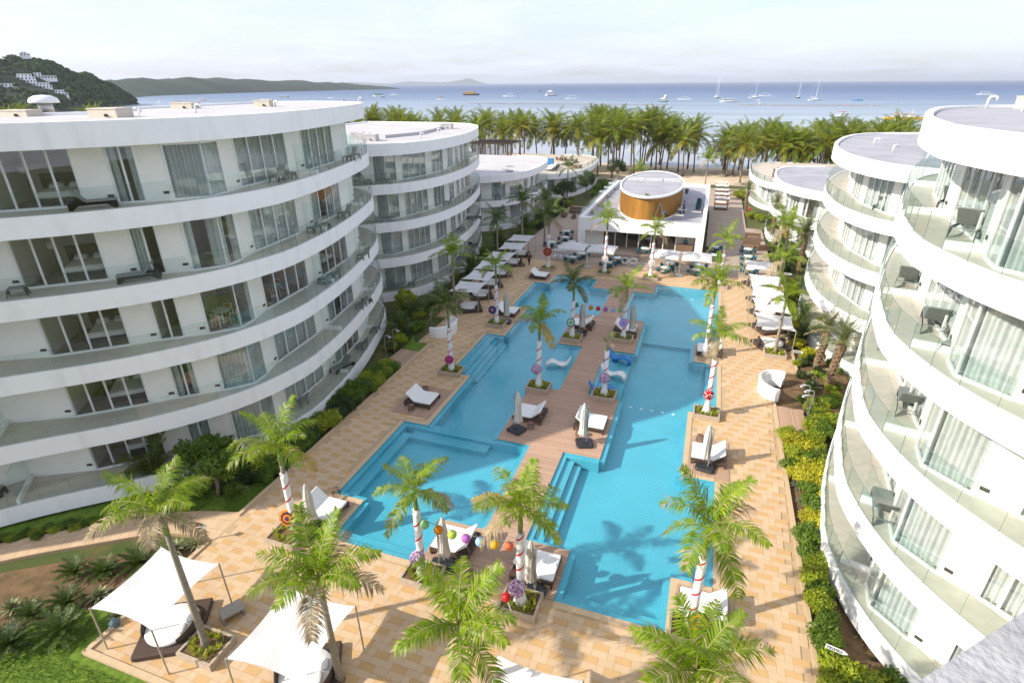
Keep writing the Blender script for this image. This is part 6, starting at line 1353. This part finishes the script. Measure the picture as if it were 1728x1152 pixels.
# ---------------------------------------------------------------- people
def skin(name, verts, edges, m, parent, root=0):
    me = bpy.data.meshes.new(name); me.from_pydata([v[:3] for v in verts], edges, []); o = link(name, me, parent); me.materials.append(m)
    mod = o.modifiers.new('skin', 'SKIN'); mod.use_smooth_shade = True; sv = me.skin_vertices[0].data
    for i, v in enumerate(verts): sv[i].radius = (v[3], v[3]*(v[4] if len(v) > 4 else 1)); sv[i].use_root = i == root
    s = o.modifiers.new('sub', 'SUBSURF'); s.levels = s.render_levels = 1; return o
def person(label, x, y, z, rz, shirt, trousers, pose='walk', h=1.7):
    T = thing('person', label, 'person', (x, y, z), rz, scale=h/1.72); st = .16 if pose == 'walk' else .04; kb = 0
    hip = .90; crouch = pose in ('sit', 'crouch')
    if crouch: hip = .46
    lean = .22 if pose == 'crouch' else .02
    hp = (0, 0, hip)
    def leg(s, f):
        if crouch: return [(f*0+.05, s*.1, hip-.03, .085), (.40, s*.13, hip+.0, .07), (.36, s*.12, .08, .045), (.50, s*.12, .04, .04)]
        return [(0, s*.09, hip-.04, .085), (f*.55+.03, s*.09, .48, .06), (f*1.0-.02, s*.085, .09, .042), (f*1.0+.13, s*.095, .04, .038)]
    sh = hip+.52; hands = (.30 if pose != 'walk' else .12)
    def arm(s, f):
        if pose == 'walk': return [(lean, s*.19, sh-.03, .055), (f*.5-.03, s*.24, sh-.30, .042), (f+.05, s*.23, sh-.54, .032), (f+.09, s*.22, sh-.66, .034)]
        return [(lean, s*.19, sh-.03, .055), (lean+.12, s*.24, sh-.28, .042), (lean+.34, s*.18, sh-.30, .032), (lean+.43, s*.15, sh-.29, .034)]
    V = [(0, 0, hip, .13, .85), (lean*.5, 0, hip+.25, .125, .8), (lean, 0, sh-.05, .15, .7), (lean+.01, 0, sh+.07, .055), (lean+.02, 0, sh+.15, .075), (lean+.03, 0, sh+.27, .088), (lean+.02, 0, sh+.34, .06)]; E = [(0, 1), (1, 2), (2, 3), (3, 4), (4, 5), (5, 6)]
    for s in (1, -1):
        L = leg(s, st*s); o = len(V); V += L; E += [(0, o)]+[(o+i, o+i+1) for i in range(3)]
        A = arm(s, -st*s); o = len(V); V += A; E += [(2, o)]+[(o+i, o+i+1) for i in range(3)]
    skin('body', V, E, SKIN, T)
    V = [(0, 0, hip+.03, .145, .85), (lean*.5, 0, hip+.25, .14, .8), (lean, 0, sh-.05, .165, .7)]; E = [(0, 1), (1, 2)]
    for s in (1, -1): A = arm(s, -st*s); o = len(V); V += [(A[0][0], A[0][1], A[0][2], .068), (A[1][0], A[1][1], A[1][2], .056)]; E += [(2, o), (o, o+1)]
    skin('shirt', V, E, shirt, T)
    V = [(0, 0, hip+.02, .142, .85)]; E = []
    for s in (1, -1): L = leg(s, st*s); o = len(V); V += [(*L[0][:3], .1), (*L[1][:3], .075), (*L[2][:3], .058)]; E += [(0, o), (o, o+1), (o+1, o+2)]
    skin('trousers', V, E, trousers, T)
    b = MB(); b.ball((lean+.01, 0, sh+.30), .103, 10, 7); b.build('hair', HAIR, T, True)
DK = flat('cloth_black', (.02, .02, .025), .9); BL = flat('cloth_blue2', (.04, .16, .42), .9); GN = flat('cloth_green', (.03, .22, .14), .9); RD = flat('cloth_red', (.50, .02, .02), .9); JN = flat('cloth_denim', (.05, .07, .13), .9); WH = flat('cloth_white', (.7, .7, .7), .9); TQ = flat('cloth_turquoise', (.04, .32, .42), .9)
person('person in black shirt and dark trousers walking on the left deck', -19.7, 63.3, 0, R(80), DK, DK); person('person in blue shirt standing at work on the restaurant roof', -2.75, 80.9, 3.9, R(150), BL, JN, 'stand'); person('person in white shirt sitting at the work table on the roof', -3.5, 80.0, 3.9, R(20), WH, JN, 'sit'); person('person in green shirt crouching beside the ladder', -4.7, 76.9, 3.9, R(160), GN, DK, 'crouch')
person('person in red shirt standing by the far right shrubs', 7.1, 101.5, -.1, R(-90), RD, JN, 'stand'); person('person in turquoise shirt standing at the far right terrace house', 11.2, 108.8, .55, R(180), TQ, JN, 'stand'); person('person in teal shirt behind the restaurant bar counter', -1.8, 74.3, .44, R(-90), TQ, DK, 'stand')
# ---------------------------------------------------------------- headland, islands
def hill_mesh(name, pts, m, depth, seed, zs=1.):
    pass
def headland():
    # ridge line in plan with heights; slopes fall to the sea on both sides
    ridge = [(-728, 250, 46), (-728, 330, 47), (-728, 372, 46), (-728, 407, 49), (-728, 448, 48), (-728, 463, 50), (-728, 475, 50), (-728, 495, 46), (-728, 512, 38), (-728, 524, 34), (-728, 534, 36), (-728, 549, 29), (-728, 566, 21), (-728, 575, 14), (-728, 586, 5), (-728, 595, -3)]
    P = [Vector(p) for p in ridge]; Q = cat_rom([tuple(p) for p in P], 4); nx = len(Q); w = 30; b = MB(); vs = []
    for i, q in enumerate(Q):
        t = (Q[min(i+1, nx-1)]-Q[max(i-1, 0)]); t.z = 0; t.normalize(); n = Vector((t.y, -t.x, 0))
        for j in range(w+1):
            u = j/w*2-1; wid = max(4, 728-513-(q.y-325)*.811); p = q+n*u*wid; f = (1-abs(u)**1.25); z = q.z*f-5*abs(u)**3
            z += (noise.noise(Vector((p.x*.018, p.y*.018, 3)))*6+noise.noise(Vector((p.x*.05, p.y*.05, 7)))*4)*min(1, f*2); vs.append((p.x, p.y, z-2))
    b.add(vs, [(i*(w+1)+j, i*(w+1)+j+1, (i+1)*(w+1)+j+1, (i+1)*(w+1)+j) for i in range(nx-1) for j in range(w)])
    h = struct(b.build('headland_hill', mat('hill_scrub', (.014, .025, .009), (.035, .042, .022), rough=1, scale=.05, detail=8), None, True))
    # woodland on the hill
    CLEAR = [(-652, 421, 300), (-644, 416, 160), (-675, 451, 110), (-636, 434, 90), (-722, 468, 60), (-640, 388, 110), (-662, 429, 140)]
    f = MB(); r = random.Random(11)
    for _ in range(5200):
        i = r.randrange(nx-1); j = r.randrange(w); a, c, d, e = (Vector(vs[k]) for k in (i*(w+1)+j, i*(w+1)+j+1, (i+1)*(w+1)+j+1, (i+1)*(w+1)+j)); u, v = r.random(), r.random(); p = a.lerp(c, u).lerp(e.lerp(d, u), v)
        if p.z < 1.5 or any((p.x-c[0])**2+(p.y-c[1])**2 < c[2] for c in CLEAR): continue
        s = r.uniform(1.8, 3.8); k = 5; top = Vector((r.uniform(-.3, .3)*s, r.uniform(-.3, .3)*s, s*r.uniform(.9, 1.3)))
        for q in range(9):
            dd = Vector((r.gauss(0, 1), r.gauss(0, 1), abs(r.gauss(0, .8)))).normalized(); cc = p+dd*s*.75+Vector((0, 0, s*.3)); o = dd.orthogonal().normalized()*s*.5; o.rotate(Matrix.Rotation(r.uniform(0, 6), 3, dd)); o2 = dd.cross(o)
            f.add([cc-o, cc+o2, cc+o, cc-o2], [(0, 1, 2, 3)], r.randrange(3))
    m = [mat('wood_%d' % k, c, tuple(x*1.5 for x in c), rough=.9, scale=.08) for k, c in enumerate(((.016, .038, .008), (.028, .056, .010), (.045, .072, .014)))]
    o = stuff(f.build('hill_forest', m)); o['label'] = 'dense dark green woodland covering the headland'; o['category'] = 'woodland'
headland()
def far_ridge(name, pts, m, thick):
    b = MB(); Q = cat_rom([tuple(p) for p in pts], 5); n = len(Q); vs = []; w = 8
    for i, q in enumerate(Q):
        t = (Q[min(i+1, n-1)]-Q[max(i-1, 0)]); t.z = 0; t.normalize(); nn = Vector((t.y, -t.x, 0))
        for j in range(w+1):
            u = j/w*2-1; p = q+nn*u*thick; z = (q.z+noise.noise(Vector((i*.55, j*.35, 1)))*q.z*.22)*(1-abs(u)**1.6); vs.append((p.x, p.y, z-3))
    b.add(vs, [(i*(w+1)+j, i*(w+1)+j+1, (i+1)*(w+1)+j+1, (i+1)*(w+1)+j) for i in range(n-1) for j in range(w)]); return struct(b.build(name, m, None, True))
IS = mat('island_scrub', (.016, .034, .022), (.034, .056, .036), rough=1, scale=.012, detail=9)
far_ridge('island_hills', [(-1200, 800, 30), (-1370, 1007, 33), (-1417, 1110, 36), (-1458, 1219, 42), (-1500, 1340, 40), (-1529, 1439, 44), (-1574, 1677, 40), (-1603, 1919, 40), (-1603, 2173, 35), (-1595, 2422, 25), (-1584, 2607, 14), (-1571, 2673, 3)], IS, 130)
far_ridge('far_mountain', [(-9600, 11600, 30), (-8697, 12222, 40), (-8247, 12529, 70), (-7665, 12894, 32), (-7174, 13173, 72), (-6670, 13435, 54), (-6281, 13621, 60), (-5990, 13760, 120), (-5883, 13798, 140), (-5750, 13854, 110), (-5551, 13935, 40), (-5416, 13988, 5)], IS, 700)
def villa(label, base, rz, tiers):
    T = thing('hillside_villa', label, 'building', base, rz, scale=.78); W = flat('villa_white', (.88, .88, .88), .7); G = flat('villa_glass', (.05, .07, .09), .3)
    for k, (w, d, h, dx, dy, z) in enumerate(tiers):
        b = MB(); b.box(dx-w/2, dx+w/2, dy-d/2, dy+d/2, z-4, z+h); b.build('wall', W, T); b = MB(); b.box(dx-w/2-.4, dx+w/2+.4, dy-d/2-1.4, dy+d/2+.2, z+h, z+h+.35); b.build('roof', W, T)
        n = max(2, int(w/3.2))
        for i in range(n): q = MB(); x = dx-w/2+w*(i+.5)/n; q.box(x-.75, x+.75, dy-d/2-.06, dy-d/2-.01, z+.6, z+h-.5); q.build('window', G, T)
# hillside houses, set against the slope that faces the bay
VB = [('big stepped white villa on the headland slope', (-657, 425, 21.5), R(57), [(15, 8, 3.2, -6, 9, 10), (19, 8, 3.2, -5, 6, 6.7), (17, 8, 3.2, -4, 3, 3.4), (28, 8, 3.2, 3, 0, 0), (24, 7, 3.2, 7, -3, -3.4), (20, 7, 3.2, 5, -6, -6.8)]),
      ('long white house right of the stepped villa on the headland', (-677, 453, 28), R(57), [(23, 8, 3.5, 0, 0, 0), (8, 8, 3.2, -8, 2, 3.6)]), ('small white two level house lower on the headland', (-640, 437, 14.5), R(57), [(10, 7, 3.2, 0, 0, 0), (11, 7, 3.2, 3, -3, -3.4)]),
      ('grey house on top of the headland', (-727, 472, 51), R(57), [(12, 8, 2.6, 0, 0, 0), (7, 6, 2., -1, 0, 2.7)]), ('white house cut by the left edge on the headland', (-644, 391, 20.5), R(57), [(14, 8, 3.4, 0, 0, 0), (13, 8, 3.4, 5, -4, -3.6)])]
for v in VB: villa(*v)
# ---------------------------------------------------------------- boats, reef
def hullpts(L, W, H, n=9):
    vs = []
    for i in range(n):
        t = i/(n-1)*2-1; w = W*(1-abs(t)**2.6)**.8+.02; z = H*(.15*t*t+.0*t); vs += [(t*L/2, -w/2, H+z), (t*L/2*.93, -w*.25, 0), (t*L/2*.93, w*.25, 0), (t*L/2, w/2, H+z)]
    return vs, [(4*i+j, 4*i+j+1, 4*i+5+j, 4*i+4+j) for i in range(n-1) for j in range(3)]+[(4*i+3, 4*i, 4*i+4, 4*i+7) for i in range(n-1)]+[(0, 1, 2, 3), (4*n-1, 4*n-2, 4*n-3, 4*n-4)]
def boat(kind, label, x, y, rz, s, c1, c2):
    T = thing('boat', label, 'boat', (x, y, -1.6), rz, scale=s*1.2); m1 = flat('boat_%d_%d_%d' % tuple(int(v*99) for v in c1), c1, .5); m2 = flat('boat_%d_%d_%d' % tuple(int(v*99) for v in c2), c2, .5); DKM = flat('boat_dark', (.03, .03, .04), .5)
    L, W, H = {'bangka': (12, 1.6, .9), 'yacht': (11, 4, 1.3), 'sail': (11, 3.2, 1.1), 'ferry': (18, 4.2, 1.6), 'speed': (6, 2, .7), 'outrigger': (20, 2.6, 1.5)}[kind]
    b = MB(); v, f = hullpts(L, W, H); b.add([(p[0], p[1], p[2]-.25) for p in v], f); b.build('hull', m1, T, False)
    if kind in ('bangka', 'outrigger'):
        for sy in (-1, 1):
            q = MB(); q.tube([(-L*.42, sy*L*.26, .1), (-L*.3, sy*L*.27, .02), (L*.3, sy*L*.27, .02), (L*.42, sy*L*.26, .15)], .1, 6); q.build('outrigger_float', PIPE, T)
        for xx in (-L*.25, 0, L*.25): q = MB(); q.tube([(xx, -L*.27, .1), (xx, -1, H+.3), (xx, 1, H+.3), (xx, L*.27, .1)], .06, 5); q.build('outrigger_boom', PIPE, T)
        q = MB(); q.box(-L*.26, L*.24, -W*.55, W*.55, H+1.5, H+1.62); q.build('awning', m2, T)
        for xx in (-L*.24, L*.22):
            for sy in (-1, 1): q = MB(); q.bar((xx, sy*W*.45, H-.1), (xx, sy*W*.45, H+1.5), .08, .08); q.build('awning_post', PIPE, T)
        if kind == 'outrigger':
            q = MB(); q.box(-L*.25, L*.23, -W*.46, W*.46, H-.05, H+.7); q.build('cabin', PIPE, T)
            for xx in (-L*.18, L*.2): q = MB(); q.bar((xx, 0, H), (xx, 0, H+4.), .16, .16); q.build('mast', PIPE, T)
    elif kind in ('yacht', 'ferry'):
        q = MB(); q.box(-L*.34, L*.2, -W*.4, W*.4, H-.1, H+1.5); q.build('cabin', m2, T); q = MB(); q.box(-L*.33, L*.205, -W*.405, W*.405, H+.5, H+1.1); q.build('cabin_window', DKM, T); q = MB(); q.box(-L*.38, L*.16, -W*.45, W*.45, H+1.5, H+1.65); q.build('deck_roof', m2, T)
        if kind == 'yacht': q = MB(); q.box(-L*.24, L*.05, -W*.3, W*.3, H+1.65, H+2.9); q.build('bridge', m2, T); q = MB(); q.bar((-L*.1, 0, H+2.9), (-L*.1, 0, H+4.2), .08, .08); q.build('antenna', PIPE, T)
    elif kind == 'sail':
        q = MB(); q.box(-L*.2, L*.15, -W*.3, W*.3, H-.15, H+.5); q.build('cabin', m2, T); q = MB(); q.tube([(L*.05, 0, H), (L*.05, 0, H+14)], [.13, .07], 6); q.build('mast', PIPE, T); q = MB(); q.tube([(L*.05, 0, H+1.4), (-L*.35, 0, H+1.3)], .16, 6); q.build('boom', PIPE, T); q = MB(); q.tube([(L*.05, 0, H+14), (L*.48, 0, H)], .03, 4); q.tube([(L*.05, 0, H+14), (-L*.46, 0, H)], .03, 4); q.build('stay', PIPE, T)
    else:
        q = MB(); q.box(-.6, .5, -.6, .6, H-.1, H+.5); q.build('console', m2, T); q = MB(); q.box(-1., .6, -.8, .8, H+1.3, H+1.38); q.build('canopy', m2, T)
        for sx in (-.9, .5): q = MB(); q.bar((sx, .7, H-.2), (sx, .7, H+1.3), .06, .06); q.bar((sx, -.7, H-.2), (sx, -.7, H+1.3), .06, .06); q.build('canopy_post', PIPE, T)
Wt, Rd, Yl, Bu, Gr, Dk, Or = (.75, .75, .75), (.5, .08, .06), (.70, .36, .03), (.06, .25, .55), (.08, .3, .22), (.07, .05, .04), (.6, .2, .05)
for d in (('outrigger', 'orange yellow outrigger ferry at anchor beyond the right palms', 108.8, 429, R(4), .92, Yl, Or), ('bangka', 'white outrigger boat with red awning near the orange ferry', 78, 449, R(60), 1.2, Wt, Rd), ('ferry', 'white covered ferry boat in the middle of the bay', 10, 752, R(8), 1., Wt, Wt), ('sail', 'sailing yacht with the tallest mast left of the ferry', -5, 950, R(70), 1.5, Wt, Wt), ('sail', 'white catamaran like yacht with mast, second from the left', 47, 950, R(10), 1.3, Wt, Wt), ('sail', 'dark hulled sailing yacht with mast', 106, 960, R(70), 1.2, Dk, Wt), ('sail', 'white sailing yacht with mast, rightmost', 111, 831, R(15), 1.35, Wt, Wt), ('bangka', 'long white outrigger between the sailing yachts', 70, 1090, R(5), 1.5, Wt, Wt),
          ('yacht', 'green striped tour boat in the middle water', -66, 766, R(5), .9, Gr, Wt), ('yacht', 'white motor yacht behind the tour boat', -78, 936, R(80), .9, Wt, Wt), ('bangka', 'white outrigger boat right of the tour boat', -47, 874, R(3), 1.3, Wt, Wt), ('speed', 'small white launch above the left palms', -156, 932, R(70), 1.1, Wt, Rd), ('yacht', 'tall white cruise yacht on the left of the bay', -300, 1098, R(20), 1.9, Wt, Wt), ('bangka', 'white outrigger with cabin right of the tall yacht', -212, 894, R(10), 1.5, Wt, Wt), ('ferry', 'dark brown work barge with low deck house', -486, 1153, R(3), 1.7, Dk, Yl), ('bangka', 'white boat with red awning left of the barge', -407, 848, R(5), 1.1, Wt, Rd), ('yacht', 'low white boat near the left palms', -520, 800, R(8), .9, Wt, Wt), ('ferry', 'flat green topped ferry at the left', -636, 1044, R(4), 1.3, Wt, Gr), ('bangka', 'dark outrigger off the near left roof', -781, 943, R(10), 1.5, Dk, Wt), ('bangka', 'white outrigger close behind the roof vents', -561, 600, R(5), 1., Wt, Bu), ('bangka', 'orange outrigger off the headland', -784, 752, R(12), 1.2, Or, Wt), ('bangka', 'white outrigger between barge and tall yacht', -366, 1048, R(5), 1.7, Wt, Wt),
          ('speed', 'small brown boat near the horizon', -500, 1700, R(60), 2.2, Yl, Dk), ('bangka', 'small blue white outrigger just behind the palm tops', -75, 508, R(20), .9, Wt, Bu), ('speed', 'bright blue speedboat at the right', 159, 836, R(3), 1.6, Bu, Bu), ('bangka', 'pale outrigger near the right horizon', 407, 1188, R(3), 1.6, Wt, Wt), ('bangka', 'outrigger with red awning in the left cluster', -649, 907, R(7), 1.2, Wt, Rd), ('bangka', 'small dark outrigger left of the barge', -464, 960, R(2), .9, Dk, Dk), ('yacht', 'white boat in the left cluster behind the roof', -560, 930, R(30), .9, Wt, Wt), ('speed', 'red canopied launch in the left cluster', -533, 774, R(30), 1.2, Wt, Rd), ('speed', 'white launch right of the ferry', 45, 800, R(20), 1.1, Wt, Wt), ('speed', 'tiny white dinghy near the reef line', 41, 700, R(60), 1., Wt, Wt), ('bangka', 'brown outrigger close to the headland point', -769, 692, R(20), .9, Or, Dk), ('speed', 'white launch close to the headland point', -745, 641, R(0), 1.2, Wt, Wt), ('bangka', 'white outrigger with blue awning behind the big roof box', -700, 800, R(8), 1.3, Wt, Bu), ('bangka', 'white outrigger farther out above the roof', -680, 1180, R(3), 1.4, Wt, Wt)): boat(*d)
def reef():
    b = MB(); r = random.Random(4)
    for _ in range(520):
        t = r.random(); x = -285+r.random()*232 if t < .62 else 20+r.random()*130; y = 667+(x+100)*-.03+r.gauss(0, 2.2); s = r.uniform(.5, 1.5)
        b.lathe([(s*1.4, -.3), (s*1.1, .25), (s*.4, .5)], (x, y, -1.7), 6)
    o = stuff(b.build('reef_rocks', mat('reef_rock', (.20, .14, .09), (.32, .24, .16), rough=1, scale=.4))); o['label'] = 'brown line of exposed reef rocks across the shallows'; o['category'] = 'reef'
reef()

# ---------------------------------------------------------------- sea haze
def haze():
    m = bpy.data.materials.new('sea_haze'); m.use_nodes = True; nt = m.node_tree; nd = nt.nodes
    nd.remove(nd['Principled BSDF']); v = nd.new('ShaderNodeVolumePrincipled'); v.inputs['Color'].default_value = (.86, .90, 1, 1); v.inputs['Density'].default_value = HAZE; v.inputs['Anisotropy'].default_value = .2
    nt.links.new(v.outputs[0], nd['Material Output'].inputs['Volume'])
    b = MB(); b.box(-61000, 61000, -400, 71000, -7.5, 170); o = stuff(b.build('haze', m)); o['label'] = 'pale sea haze over the bay'; o['category'] = 'haze'
HAZE = 7.5e-5
haze()

# ---------------------------------------------------------------- single out things that are otherwise alike
def ordinal(n): return '%d%s' % (n, 'th' if 10 <= n % 100 <= 20 else {1: 'st', 2: 'nd', 3: 'rd'}.get(n % 10, 'th'))
def single_out():
    by = {}
    for o in bpy.data.objects:
        if o.parent is None and 'label' in o and 'category' in o: by.setdefault(o['label'], []).append(o)
    for lab, os_ in by.items():
        if len(os_) < 2: continue
        if lab.startswith('coconut palm'):
            rows = {}
            for o in os_: rows.setdefault('front' if o.location.y < 144.5 else 'second' if o.location.y < 152 else 'third' if o.location.y < 159.5 else 'rear', []).append(o)
            for nm, l in rows.items():
                for i, o in enumerate(sorted(l, key=lambda q: q.location.x)): o['label'] = 'coconut palm, %s from the left in the %s row along the beach' % (ordinal(i+1), nm)
        else:
            for i, o in enumerate(sorted(os_, key=lambda q: q.location.y if q.name[:4] != 'pool' else q.location.x)): o['label'] = '%s, %s %s' % (lab, ordinal(i+1), 'from the camera' if o.name[:4] != 'pool' else 'from the left')
single_out()
